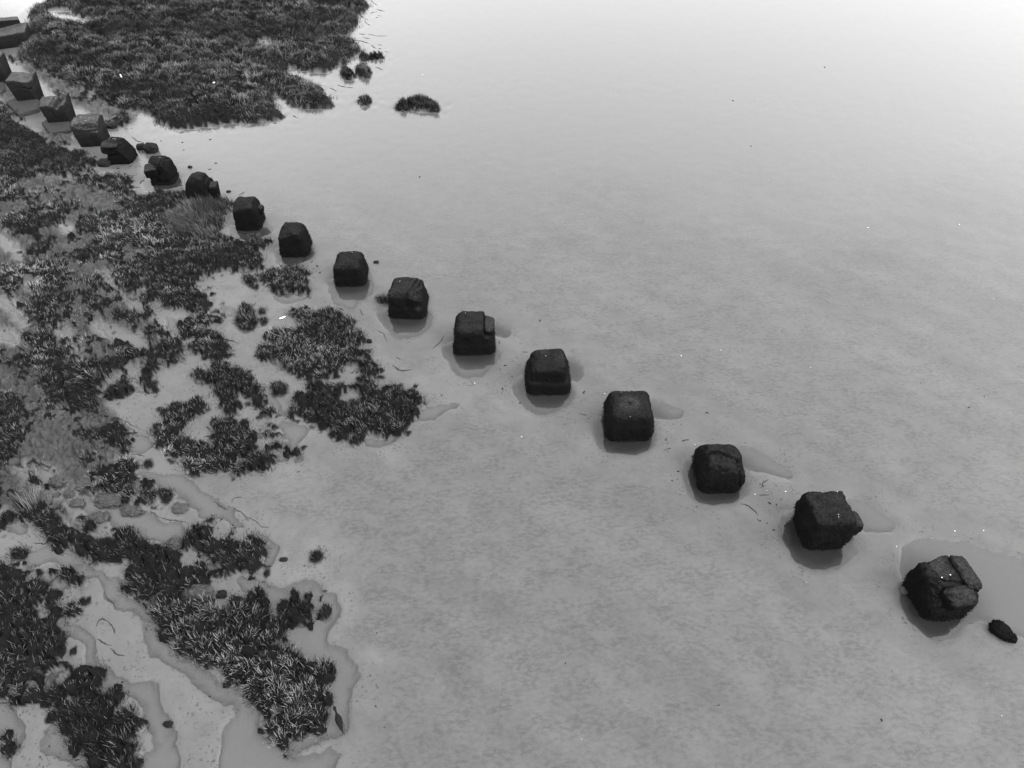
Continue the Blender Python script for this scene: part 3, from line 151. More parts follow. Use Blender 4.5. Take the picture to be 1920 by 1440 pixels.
def height(p, F=None):
    F = F or fields(p)
    x, y = p[:, 0], p[:, 1]
    v = sstep(-.01, .09, F['veg']); c = sstep(-.05, .20, F['clod']) * (1 - v)
    z = .020 - .05 * sstep(46, 70, y) + .008 * fbm(p * .8, 3, 5) * sstep(24, 14, y) + .003 * fbm(p * 4, 3, 6)
    nearveg = sstep(-1.0, -.3, F['veg'])
    z = z + nearveg * (.010 * fbm(p * 7, 4, 7) + .012 * np.minimum(fbm(p * 3.2, 3, 17), 0))
    land = sstep(-16, -21, x) * sstep(25, 30, y)
    z = z + .10 * land + .05 * sstep(45, 60, y) * sstep(-6, -14, x)
    # crumbling clods: lumps drawn out along the shore, split by crevices
    rot = np.c_[p[:, 0] * .80 - p[:, 1] * .60, p[:, 0] * .60 + p[:, 1] * .80]
    d1, d2 = worley(warp(rot, .16, 2.6, 77) * np.array([2.2, 3.6]), 4)
    e1, e2 = worley(warp(rot, .06, 6, 78) * np.array([6.5, 8.5]), 8)
    lump = sstep(.0, .34, d2 - d1); lump2 = sstep(.0, .36, e2 - e1)
    z = z + c * (-.02 + .11 * lump * (.75 + .6 * fbm(p * 1.3, 2, 12)) + .05 * lump2 + .06 * fbm(p * 2.2, 3, 14) + .02 * fbm(p * 11, 3, 16))
    cn, cu = clumps(p); up = upland(p)
    deep = sstep(.05, .5, F['veg'])
    z = z + v * (.035 + (.115 * cn + .03 * fbm(p * 9, 3, 15)) * (1 - .65 * up) + up * (.30 * cu * sstep(.0, .9, F['veg']) + .09) + .04 * deep)
    z = z - .09 * sstep(-.12, .22, F['pool']) * (1 - v)
    z = z - .050 * sstep(-.26, .10, F['bpool']) * (1 - v)
    return z

# ------------------------------------------------------------------ material helpers
def mat(name):
    m = bpy.data.materials.new(name); m.use_nodes = True
    return m, m.node_tree, m.node_tree.nodes['Principled BSDF']
def N(nt, t, **k):
    n = nt.nodes.new(t)
    for a, b in k.items(): setattr(n, a, b)
    return n
def noise(nt, vec, scale, detail=4, rough=.55):
    n = N(nt, 'ShaderNodeTexNoise'); n.inputs['Scale'].default_value = scale
    n.inputs['Detail'].default_value = detail; n.inputs['Roughness'].default_value = rough
    nt.links.new(vec, n.inputs['Vector']); return n.outputs['Fac']
def ramp(nt, fac, stops):
    r = N(nt, 'ShaderNodeValToRGB'); nt.links.new(fac, r.inputs[0])
    e = r.color_ramp.elements
    while len(e) < len(stops): e.new(.5)
    for el, (p, v) in zip(e, stops): el.position = p; el.color = (v, v, v, 1)
    return r.outputs[0]
def mth(nt, op, a, b=None, c=None):
    n = N(nt, 'ShaderNodeMath', operation=op)
    for k, v in enumerate((a, b, c)):
        if v is None: continue
        if isinstance(v, (int, float)): n.inputs[k].default_value = v
        else: nt.links.new(v, n.inputs[k])
    return n.outputs[0]
def mix(nt, f, a, b):
    n = N(nt, 'ShaderNodeMix', data_type='FLOAT')
    for k, v in zip((0, 2, 3), (f, a, b)):
        if isinstance(v, (int, float)): n.inputs[k].default_value = v
        else: nt.links.new(v, n.inputs[k])
    return n.outputs[0]
def attr(nt, name):
    a = N(nt, 'ShaderNodeAttribute', attribute_name=name); return a.outputs['Fac']
def bump(nt, h, strength, dist, prev=None):
    b = N(nt, 'ShaderNodeBump'); b.inputs['Strength'].default_value = strength; b.inputs['Distance'].default_value = dist
    nt.links.new(h, b.inputs['Height'])
    if prev is not None: nt.links.new(prev, b.inputs['Normal'])
    return b.outputs[0]

def mud_material():
    m, nt, bs = mat('wet mud')
    co = N(nt, 'ShaderNodeTexCoord').outputs['Object']
    mp = N(nt, 'ShaderNodeMapping'); mp.inputs['Rotation'].default_value = (0, 0, R(-12)); mp.inputs['Scale'].default_value = (.75, 1.3, 1)
    nt.links.new(co, mp.inputs[0]); st = mp.outputs[0]
    big = noise(nt, co, .35, 5); mid = noise(nt, st, 2.3, 6, .62); fine = noise(nt, st, 12.0, 6, .72); grit = noise(nt, co, 45, 3, .6)
    veg = attr(nt, 'veg'); cl = attr(nt, 'clod'); smooth = attr(nt, 'smooth')
    # rippled silt film: darker blotches with ragged edges on the open flat
    blot = mth(nt, 'MULTIPLY', ramp(nt, fine, [(.42, 1), (.58, 0)]), ramp(nt, mid, [(.38, 1), (.68, .25)]))
    blot = mth(nt, 'MULTIPLY', blot, smooth)
    base = mix(nt, big, .058, .080)
    base = mth(nt, 'MULTIPLY', base, mix(nt, smooth, 1.22, .97))
    base = mth(nt, 'MULTIPLY', base, mix(nt, noise(nt, co, 1.4, 7, .62), .78, 1.22))
    base = mth(nt, 'MULTIPLY', base, mix(nt, mid, .90, 1.1))
    base = mth(nt, 'MULTIPLY', base, mix(nt, blot, 1.0, .68))
    mp2 = N(nt, 'ShaderNodeMapping'); mp2.vector_type = 'TEXTURE'; mp2.inputs['Rotation'].default_value = (0, 0, R(-40)); mp2.inputs['Scale'].default_value = (4.5, .8, 1)
    nt.links.new(co, mp2.inputs[0]); streak = noise(nt, mp2.outputs[0], .8, 6, .6)
    base = mth(nt, 'MULTIPLY', base, mix(nt, ramp(nt, streak, [(.36, 0), (.62, 1)]), .90, 1.07))
    base = mix(nt, attr(nt, 'damp'), base, .070)
    base = mix(nt, attr(nt, 'reflect_dark'), base, mix(nt, noise(nt, co, 5, 5, .65), .016, .032))  # dark block reflections put into the mud colour around the block feet
    cb = mth(nt, 'MULTIPLY', mix(nt, noise(nt, co, 3.0, 5), .010, .055), mix(nt, grit, .6, 1.4))
    crumb = mth(nt, 'MULTIPLY', ramp(nt, noise(nt, co, 19, 5, .7), [(.56, 0), (.64, 1)]), ramp(nt, noise(nt, co, 1.8, 4), [(.42, 0), (.58, 1)]))
    crumb = mth(nt, 'MULTIPLY', crumb, mth(nt, 'SUBTRACT', 1.0, smooth))
    base = mix(nt, crumb, base, .022)
    base = mix(nt, attr(nt, 'film'), base, mth(nt, 'MULTIPLY', .062, mix(nt, blot, mix(nt, mid, .94, 1.06), .90)))
    base = mix(nt, cl, base, cb)
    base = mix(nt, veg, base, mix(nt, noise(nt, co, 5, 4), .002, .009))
    cc = N(nt, 'ShaderNodeCombineColor')
    for k in range(3): nt.links.new(base, cc.inputs[k])
    nt.links.new(cc.outputs[0], bs.inputs['Base Color'])
    film = mth(nt, 'MAXIMUM', attr(nt, 'film'), mth(nt, 'MULTIPLY', attr(nt, 'damp'), .6))
    rg = mix(nt, blot, mix(nt, mid, .30, .40), .22); rg = mix(nt, film, rg, .07); rg = mix(nt, cl, rg, .5); rg = mix(nt, veg, rg, .75)
    nt.links.new(rg, bs.inputs['Roughness'])
    nt.links.new(mix(nt, film, 1.43, 1.56), bs.inputs['IOR'])
    nt.links.new(mix(nt, mth(nt, 'MAXIMUM', mth(nt, 'MAXIMUM', veg, attr(nt, 'reflect_dark')), mth(nt, 'MAXIMUM', mth(nt, 'MULTIPLY', cl, .8), mth(nt, 'MULTIPLY', mth(nt, 'SUBTRACT', 1.0, mth(nt, 'MAXIMUM', smooth, film)), .7))), .5, .05), bs.inputs['Specular IOR Level'])
    h = mth(nt, 'ADD', mth(nt, 'MULTIPLY', fine, .5), mth(nt, 'MULTIPLY', grit, .16))
    bn = N(nt, 'ShaderNodeBump'); bn.inputs['Distance'].default_value = .02; nt.links.new(h, bn.inputs['Height'])
    nt.links.new(mth(nt, 'MULTIPLY', mix(nt, film, .40, .02), mth(nt, 'SUBTRACT', 1.0, mth(nt, 'MULTIPLY', attr(nt, 'reflect_dark'), .93))), bn.inputs['Strength']); nt.links.new(bn.outputs[0], bs.inputs['Normal'])
    return m
def water_material():
    m, nt, bs = mat('silty water')
    nt.nodes.remove(bs); out = nt.nodes['Material Output']
    co = N(nt, 'ShaderNodeTexCoord').outputs['Object']
    n1 = noise(nt, co, .5, 4); n2 = noise(nt, co, 3.5, 2)
    d = N(nt, 'ShaderNodeBsdfDiffuse'); col = mix(nt, n1, .060, .074)
    cc = N(nt, 'ShaderNodeCombineColor')
    for k in range(3): nt.links.new(col, cc.inputs[k])
    nt.links.new(cc.outputs[0], d.inputs[0])
    t = N(nt, 'ShaderNodeBsdfTransparent'); a = N(nt, 'ShaderNodeMixShader'); nt.links.new(mth(nt, 'MULTIPLY', mth(nt, 'SUBTRACT', 1.0, mth(nt, 'EXPONENT', mth(nt, 'MULTIPLY', attr(nt, 'depth'), -45.0))), .9), a.inputs[0])
    nt.links.new(t.outputs[0], a.inputs[1]); nt.links.new(d.outputs[0], a.inputs[2])
    g = N(nt, 'ShaderNodeBsdfGlossy'); g.inputs['Roughness'].default_value = .04; g.inputs[0].default_value = (1, 1, 1, 1)
    nb = bump(nt, n2, .04, .01); nt.links.new(nb, g.inputs['Normal'])
    fr = N(nt, 'ShaderNodeFresnel'); fr.inputs[0].default_value = 1.45
    mx = N(nt, 'ShaderNodeMixShader'); nt.links.new(fr.outputs[0], mx.inputs[0])
    nt.links.new(a.outputs[0], mx.inputs[1]); nt.links.new(g.outputs[0], mx.inputs[2])
    nt.links.new(mx.outputs[0], out.inputs[0])
    return m
def grass_material():
    m, nt, bs = mat('marsh grass blades')
    t = attr(nt, 'tone')
    cc = N(nt, 'ShaderNodeCombineColor')
    for k in range(3): nt.links.new(t, cc.inputs[k])
    nt.links.new(cc.outputs[0], bs.inputs['Base Color']); bs.inputs['Roughness'].default_value = .5; bs.inputs['Specular IOR Level'].default_value = .06
    return m
def block_material(name, lo, hi, toplo, tophi):
    """algae-blackened concrete: tide-marked sides, worn paler tops"""
    m, nt, bs = mat(name)
    co = N(nt, 'ShaderNodeTexCoord').outputs['Object']
    a = noise(nt, co, 4, 6, .65); b = noise(nt, co, 22, 5, .7); g = noise(nt, co, 90, 2)
    wear = attr(nt, 'wear')
    wz = mth(nt, 'MULTIPLY', wear, ramp(nt, b, [(.38, .25), (.62, 1)]))
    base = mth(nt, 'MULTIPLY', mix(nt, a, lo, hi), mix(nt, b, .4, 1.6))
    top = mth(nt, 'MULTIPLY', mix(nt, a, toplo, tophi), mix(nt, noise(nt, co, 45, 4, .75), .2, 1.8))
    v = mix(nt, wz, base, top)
    cc = N(nt, 'ShaderNodeCombineColor')
    for k in range(3): nt.links.new(v, cc.inputs[k])
    nt.links.new(cc.outputs[0], bs.inputs['Base Color']); bs.inputs['Roughness'].default_value = .85
    bs.inputs['Specular IOR Level'].default_value = .05
    h = mth(nt, 'ADD', b, mth(nt, 'MULTIPLY', g, .4))
    nt.links.new(bump(nt, h, .9, .03), bs.inputs['Normal'])
    return m
def plain(name, lo, hi, scale=12, rough=.75, spec=.08, bmp=.5):
    m, nt, bs = mat(name)
    co = N(nt, 'ShaderNodeTexCoord').outputs['Object']
    n = noise(nt, co, scale, 5, .65); v = mix(nt, n, lo, hi)
    cc = N(nt, 'ShaderNodeCombineColor')
    for k in range(3): nt.links.new(v, cc.inputs[k])
    nt.links.new(cc.outputs[0], bs.inputs['Base Color']); bs.inputs['Roughness'].default_value = rough
    bs.inputs['Specular IOR Level'].default_value = spec
    nt.links.new(bump(nt, n, bmp, .02), bs.inputs['Normal'])
    return m
M_MUD, M_WATER, M_GRASS = mud_material(), water_material(), grass_material()
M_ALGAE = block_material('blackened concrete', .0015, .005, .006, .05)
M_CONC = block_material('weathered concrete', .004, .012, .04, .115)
M_ROCK = plain('black rock', .004, .013, 14); M_WEED = plain('bladder weed', .002, .008, 30, .8, .02)
M_CLOD = plain('grey mud clod', .006, .075, 9, .6); M_PALE = plain('barnacle grey', .02, .06, 30)
M_SLAB = plain('dull concrete', .018, .04, 10, .8); M_LEDGE = plain('dark mud edge', .012, .04, 20)
M_WHITE = plain('white shell', .75, .9, 5, .3); M_SCRAP = plain('dark weed scrap', .006, .016, 30); M_BIRD = plain('dark plumage', .003, .010, 30)
M_BEAK = plain('bill and legs', .03, .06, 30)

# ------------------------------------------------------------------ mesh helpers
def link(o, parent=None):
    sc.collection.objects.link(o)
    if parent: o.parent = parent
    return o
def mesh_obj(name, verts, faces, material, parent=None, smooth=True):
    me = bpy.data.meshes.new(name)
    verts = np.asarray(verts, np.float32); faces = np.asarray(faces, np.int32)
    nf, k = faces.shape
    me.vertices.add(len(verts)); me.vertices.foreach_set('co', verts.ravel())
    me.loops.add(nf * k); me.loops.foreach_set('vertex_index', faces.ravel())
    me.polygons.add(nf); me.polygons.foreach_set('loop_start', np.arange(0, nf * k, k, dtype=np.int32))
    me.polygons.foreach_set('loop_total', np.full(nf, k, np.int32))
    me.polygons.foreach_set('use_smooth', np.full(nf, smooth, bool))
    me.update(calc_edges=True); me.validate()
    me.materials.append(material)
    return link(bpy.data.objects.new(name, me), parent)
def add_attr(o, name, vals):
    a = o.data.attributes.new(name, 'FLOAT', 'POINT'); a.data.foreach_set('value', np.asarray(vals, np.float32))
def tag(o, label=None, cat=None, group=None, kind=None):
    if label: o['label'] = label
    if cat: o['category'] = cat
    if group: o['group'] = group
    if kind: o['kind'] = kind
    return o

# ------------------------------------------------------------------ ground and water
def build_ground():
    ys = [1.0]
    while ys[-1] < 62: ys.append(ys[-1] + (.026 + .00065 * max(ys[-1], 3) ** 1.62))
    step = 1.0
    while ys[-1] < 3000: step *= 1.35; ys.append(ys[-1] + step)
    b = []; y = 1.0; step = .3
    while y > -60: step *= 1.3; y -= step; b.append(y)
    ys = np.array(b[::-1] + ys)
    tl = -np.linspace(0, 1.08, 540) ; tr = np.linspace(0, 1.08, 250)[1:]
    ex = [1.08]; s = .01
    while ex[-1] < 60: s *= 1.4; ex.append(ex[-1] + s)
    ex = np.array(ex[1:])
    t = np.concatenate([-ex[::-1], tl[::-1], tr, ex])
    hw = 6.6 + .54 * np.clip(ys, 0, None)
    X = hw[:, None] * t[None, :]; Y = np.repeat(ys[:, None], len(t), 1)
    p = np.c_[X.ravel(), Y.ravel()]
    Fd = fields(p); z = height(p, Fd)
    nr, nc = X.shape
    i = np.arange(nr * nc).reshape(nr, nc)
    f = np.stack([i[:-1, :-1], i[:-1, 1:], i[1:, 1:], i[1:, :-1]], -1).reshape(-1, 4)
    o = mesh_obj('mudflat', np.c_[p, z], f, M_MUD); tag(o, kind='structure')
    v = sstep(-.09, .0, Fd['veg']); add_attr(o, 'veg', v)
    add_attr(o, 'clod', sstep(-.05, .2, Fd['clod']) * (1 - v))
    wob = .45 * fbm(p * .7, 3, 71)
    sl_ = lambda q, m: sstep(-.15, -m * .8, q + wob)
    near = sl_(Fd['bpool'], 1.6) * sl_(Fd['veg'], .95) * sl_(Fd['pool'], .95)
    add_attr(o, 'smooth', near); near_b = sstep(.75, .15, block_gap(p)); add_attr(o, 'reflect_dark', sstep(-.10, .05, Fd['bpool']) * (1 - v) * near_b); add_attr(o, 'damp', sstep(.016, -.004, z) * (1 - v))  # includes the mask for the painted block reflections, strongest close to the blocks
    shore = p[:, 1] - (12.2 - .78 * p[:, 0])
    fl = sstep(14, 26, p[:, 1] + 2.5 * fbm(p * .35, 3, 61)) * sstep(0, 3, shore) * (1 - sstep(-12.5, -16.5, p[:, 0]) * sstep(9, 4, shore))
    add_attr(o, 'film', fl)
    zz = z.reshape(X.shape); k = np.s_[::2, ::2]
    return X[k], Y[k], zz[k], (sstep(-.15, .05, Fd['bpool']) * near_b).reshape(X.shape)[k]
def build_water(g):
    X, Y, z, clear = g; i = np.arange(X.size).reshape(X.shape)
    f = np.stack([i[:-1, :-1], i[:-1, 1:], i[1:, 1:], i[1:, :-1]], -1)
    zq = np.minimum.reduce([z[:-1, :-1], z[:-1, 1:], z[1:, 1:], z[1:, :-1]])
    f = f[zq < .03]                                # only where the ground lies low enough to hold water
    u, inv = np.unique(f.ravel(), return_inverse=True)
    o = mesh_obj('water', np.c_[X.ravel()[u], Y.ravel()[u], np.zeros(len(u))], inv.reshape(-1, 4), M_WATER)
    add_attr(o, 'depth', np.clip(-z.ravel()[u], 0, 1) * (1 - .85 * clear.ravel()[u])); tag(o, kind='structure')
GROUND = build_ground()
build_water(GROUND)

# ------------------------------------------------------------------ concrete blocks
def cube_grid(n):
    idx, vs, fs = {}, [], []
    def vid(a):
        if a not in idx: idx[a] = len(vs); vs.append(a)
        return idx[a]
    for ax in range(3):
        for sgn in (0, n):
            for i in range(n):
                for j in range(n):
                    q = []
                    for di, dj in ((0, 0), (1, 0), (1, 1), (0, 1)):
                        c = [0, 0, 0]; c[ax] = sgn; c[(ax + 1) % 3] = i + di; c[(ax + 2) % 3] = j + dj
                        q.append(vid(tuple(c)))
                    fs.append(q if sgn else q[::-1])
    return np.array(vs, float) / n * 2 - 1, np.array(fs)
GRIDS = {n: cube_grid(n) for n in (10, 26, 40)}
def rounded(n, r):
    p, f = GRIDS[n]; p = np.sign(p) * np.abs(p) ** 1.0
    q = np.clip(p, -(1 - r), 1 - r); d = p - q; L = np.linalg.norm(d, axis=1, keepdims=True)
    mx = np.abs(d).max(1, keepdims=True)
    return np.where(L > 1e-9, q + d / np.maximum(L, 1e-9) * mx, p), f
def normals(p, f):
    n = np.zeros_like(p); fn = np.cross(p[f[:, 2]] - p[f[:, 0]], p[f[:, 3]] - p[f[:, 1]])
    for k in range(4): np.add.at(n, f[:, k], fn)
    return n / np.maximum(np.linalg.norm(n, axis=1, keepdims=True), 1e-9)
def rough_up(p, f, amp, seed, fr=(3., 11.)):
    nr = normals(p, f)
    return p + nr * (amp * (fbm(p * fr[0] + seed * 3.1, 3, seed) + .42 * fbm(p * fr[1] + seed, 3, seed + 9)))[:, None]
def strips(roots, mids, tips, wid):
    """three-triangle blades through given points; wid is the half-width vector"""
    n = len(roots)
    v = np.empty((n, 5, 3), np.float32)
    v[:, 0] = roots - wid; v[:, 1] = roots + wid; v[:, 2] = mids - wid * .75; v[:, 3] = mids + wid * .75; v[:, 4] = tips
    b = (np.arange(n) * 5)[:, None, None]
    f = (np.array([[0, 1, 3], [0, 3, 2], [2, 3, 4]])[None] + b).reshape(-1, 3)
    return v.reshape(-1, 3), f

def cut(p, n, d, k=.97):
    n = np.array(n, float); n /= np.linalg.norm(n); e = p @ n - d
    return p - n * (k * .07 * np.logaddexp(0, e / .07))[:, None]
def groove(p, on, width, depth):
    """on: signed distance to the crack line on the surface; pushes towards the block's axis"""
    a = np.exp(-(on / width) ** 2) * depth
    c = np.c_[p[:, 0] * .9, p[:, 1] * .9, p[:, 2] * .9 - .05]
    d = p - c; d /= np.maximum(np.linalg.norm(d, axis=1, keepdims=True), 1e-9)
    return p - d * a[:, None]

def soften(p, f, it, keep=None):
    e = np.concatenate([f[:, [0, 1]], f[:, [1, 2]], f[:, [2, 3]], f[:, [3, 0]]]); e = np.concatenate([e, e[:, ::-1]])
    n = np.bincount(e[:, 0], minlength=len(p))[:, None]
    for _ in range(it):
        a = np.zeros_like(p); np.add.at(a, e[:, 0], p[e[:, 1]]); p = p * .4 + .6 * a / n
    return p
SHAPE = {}   # local shaping of each block; coordinates: x, y in -1..1, z in -1..1 (top = 1)
def s1(p):
    p = cut(p, (-.1, -.75, .75), .86); p = cut(p, (.75, .1, .6), 1.08)
    p = cut(p, (-.8, -.5, .5), 1.12)
    horn = np.exp(-((p[:, 0] + .8) ** 2 + (p[:, 1] - .35) ** 2) / .05) * (p[:, 2] > .3)
    p[:, 0] -= .22 * horn; return groove(p, p[:, 1] + .15 + .3 * p[:, 0], .05, .12 * (p[:, 2] > .2))
def s2(p):
    horn = np.exp(-((p[:, 0] + .85) ** 2 + (p[:, 1] - .5) ** 2) / .04) * (p[:, 2] > .2); p[:, 0] -= .12 * horn
    p[:, 0] -= .16 * np.exp(-((p[:, 1] + .5) ** 2) / .12) * np.exp(-((p[:, 2] - .35) ** 2) / .05) * (p[:, 0] < -.3)
    h = np.exp(-((p[:, 0] - .1) ** 2 / .05 + (p[:, 1] - .1) ** 2 / .03)) * (p[:, 2] > .6); p[:, 2] -= .12 * h
    return p
def s3(p):
    r = np.hypot(p[:, 0] * .9, p[:, 1]); p[:, 2] -= .22 * np.clip(r, 0, 1.3) ** 2.5 * (p[:, 2] > .1)
    y = .12 - .50 * np.clip(p[:, 0] + .25, 0, 2); on = (p[:, 1] - y)
    low = (p[:, 1] < y) & (p[:, 2] > .2); p[:, 2] -= .07 * low
    p = groove(p, on, .045, .17 * (p[:, 2] > .15) * (np.abs(p[:, 0]) < .75))
    p = groove(p, p[:, 0] - .6 + .1 * p[:, 1], .05, .14 * (p[:, 1] < -.25) * (p[:, 2] > -.1))
    for a, b in ((-.3, .5), (.1, .35), (.5, .2)): p[:, 2] -= .09 * np.exp(-((p[:, 0] - a) ** 2 + (p[:, 1] - b) ** 2) / .012) * (p[:, 2] > .3)
    return p
def s4(p):
    h = np.exp(-((p[:, 0] + .05) ** 2 + (p[:, 1]) ** 2) / .012) * (p[:, 2] > .6); p[:, 2] -= .13 * h
    h = np.exp(-((p[:, 0] + .5) ** 2 / .02 + (p[:, 1] - .5) ** 2 / .006)) * (p[:, 2] > .6); p[:, 2] -= .07 * h
    return p
def s5(p):
    k = sstep(.05, .22, p[:, 2] + .12 * fbm(p * 2, 2, 4)); p[:, :2] *= (1 - .10 * k)[:, None]
    p[:, 2] += .10 * p[:, 0] * (p[:, 2] > .3) * (p[:, 1] > -.9); p[:, 2] -= .09 * np.exp(-((p[:, 0] - .1) ** 2 + (p[:, 1]) ** 2) / .12) * (p[:, 2] > .5)
    return p
def s6(p):
    sh = (p[:, 0] > .58) & (p[:, 2] > .42); p[:, 2] = np.where(sh, .42 + (p[:, 2] - .42) * .12, p[:, 2])
    p[:, 2] -= .10 * np.exp(-((p[:, 1] + .25) ** 2) / .02) * (p[:, 2] > .6); return p
def s7(p):
    p = cut(p, (.62, -.2, .75), 1.05); p = cut(p, (0, -.55, .8), 1.2); return groove(p, p[:, 0] - .45 - .35 * p[:, 1], .05, .10 * (p[:, 2] > 0))
def s8(p):
    p = cut(p, (.6, -.1, .8), 1.13); p = cut(p, (-.55, -.1, .8), 1.16); p = cut(p, (0, -.6, .8), 1.16)
    return groove(p, p[:, 1] + .35 - .2 * p[:, 0], .05, .06 * (p[:, 2] > .3) * (p[:, 0] > 0))
def s9(p):
    p = cut(p, (-.30, -.22, .84), 1.0); p = cut(p, (.7, 0, .65), 1.1)
    p[:, 0] += .14 * np.exp(-((p[:, 2] + .1) ** 2 + (p[:, 1] + .2) ** 2) / .12) * (p[:, 0] > .5); return p
def s10(p):
    p = cut(p, (-.22, -.2, .88), 1.02); p = cut(p, (.72, 0, .62), 1.12)
    k = sstep(.10, -.05, p[:, 2]); p[:, :2] *= (1 - .05 * k)[:, None]; return p
def s11(p):
    r = np.hypot(p[:, 0], p[:, 1]); p[:, 2] -= .30 * np.clip(r, 0, 1.3) ** 2.2 * (p[:, 2] > 0)
    p = groove(p, p[:, 0] - .72, .06, .14); return p
def s12(p):
    p = cut(p, (.7, -.1, .6), 1.0); p = cut(p, (-.4, -.5, .75), 1.1)
    p = groove(p, p[:, 2] - .28 + .25 * p[:, 0], .07, .2 * (p[:, 0] < .3)); p = groove(p, p[:, 0] + .1 - .5 * p[:, 2], .06, .16 * (p[:, 1] < 0))
    return groove(p, p[:, 2] + .35, .07, .12)
def s13(p):
    p = cut(p, (.72, -.05, .6), .66); p = groove(p, p[:, 2] - .25 - .1 * p[:, 0], .06, .22 * (p[:, 0] < .2)); return cut(p, (0, -.7, .7), 1.1)
def s14(p):
    p = cut(p, (.2, -.65, .75), 1.05); p[:, 2] -= .18 * np.abs(fbm(p * 2.5, 3, 8)) * (p[:, 2] > .6)
    return groove(p, p[:, 2] - .45, .05, .07)
def s15(p):
    c = p[:, 1] < 1.2; hr = sstep(.45, .75, p[:, 0]) * sstep(-.1, .4, p[:, 1])
    dip = np.exp(-((p[:, 0] - .35) ** 2) / .06) * .34 + .12
    p[:, 2] -= (dip * (1 - hr)) * (p[:, 2] > .55)
    p[:, 2] += .10 * hr * (p[:, 2] > .55)
    return groove(p, p[:, 0] + .12 + .06 * np.sin(p[:, 2] * 6), .035, .12 * (p[:, 2] > -.1) * (p[:, 1] < .8))
def s16(p):
    hr = sstep(.5, .72, p[:, 0]) * sstep(-.3, .3, p[:, 1]); p[:, 2] -= .22 * (1 - hr) * (p[:, 2] > .6) * sstep(-.4, .9, p[:, 0])
    p = groove(p, p[:, 2] - .45, .03, .03); return cut(p, (.8, -.6, .3), 1.15)
def s17(p): return cut(p, (.5, -.7, .5), 1.25)
def s18(p): p[:, 2] += .12 * p[:, 0]; return cut(p, (.5, -.8, -.5), 1.2)
SH = [s1, s2, s3, s4, s5, s6, s7, s8, s9, s10, s11, s12, s13, s14, s15, s16, s17, s18]
RND = [.36, .34, .42, .34, .38, .38, .4, .44, .42, .4, .5, .42, .38, .2, .15, .14, .12, .14]
AMP = [.12, .10, .10, .07, .08, .08, .09, .085, .09, .09, .09, .12, .11, .075, .05, .042, .03, .035]
YAW = [.12, .05, 0, 0, .02, .02, -.02, .02, 0, .05, 0, .08, .05, .12, .16, .14, .2, .35]
LABEL = ['black cracked block split into chunks, largest of the row at the right end',
 'black block with a nub on its right shoulder, second from the cracked one',
 'black domed block with one curving crack across its top',
 'square black block with a pale worn ring round a socket on its top',
 'black block with a narrower cap above a ledge halfway up',
 'black block with a low step cut from its right shoulder',
 'black block with its right top sliced off and a pale scar on its front',
 'smooth black loaf-shaped block reflected in a long pool',
 'black block with a peaked top sloping down to the left',
 'slant-topped black block beside the long pale grass',
 'round domed black block behind the long pale grass',
 'layered boulder-like block broken by deep grooves, twin boulders behind it',
 'dark block with an overhanging cap at left and a long slope to the right',
 'dark block with a ragged pale top, next to the slope-shouldered one',
 'pale-topped block with a notch and a crack down its front face',
 'pale-topped block with a broken horn at its back right corner',
 'tall sharp-edged grey block cut off by the left frame edge',
 'low wide grey block near the top left corner of the picture']
def chunk(parent, name, pos, size, rot, seed, material, label=None, rnd=.35, amp=.09):
    p, f = rounded(26, rnd); p = rough_up(p.copy(), f, amp * 1.7, seed, (1.1, 3.5)); p = rough_up(p, f, amp * .5, seed + 3, (5., 12.)) * np.array(size)
    m = np.array(Matrix.Rotation(rot[2], 3, 'Z') @ Matrix.Rotation(rot[1], 3, 'Y') @ Matrix.Rotation(rot[0], 3, 'X'))
    o = mesh_obj(name, p @ m.T + np.array(pos), f, material, parent)
    nr = normals(p @ m.T, f); add_attr(o, 'wear', sstep(.5, .95, nr[:, 2]))
    if label: o['label'] = label
    return o
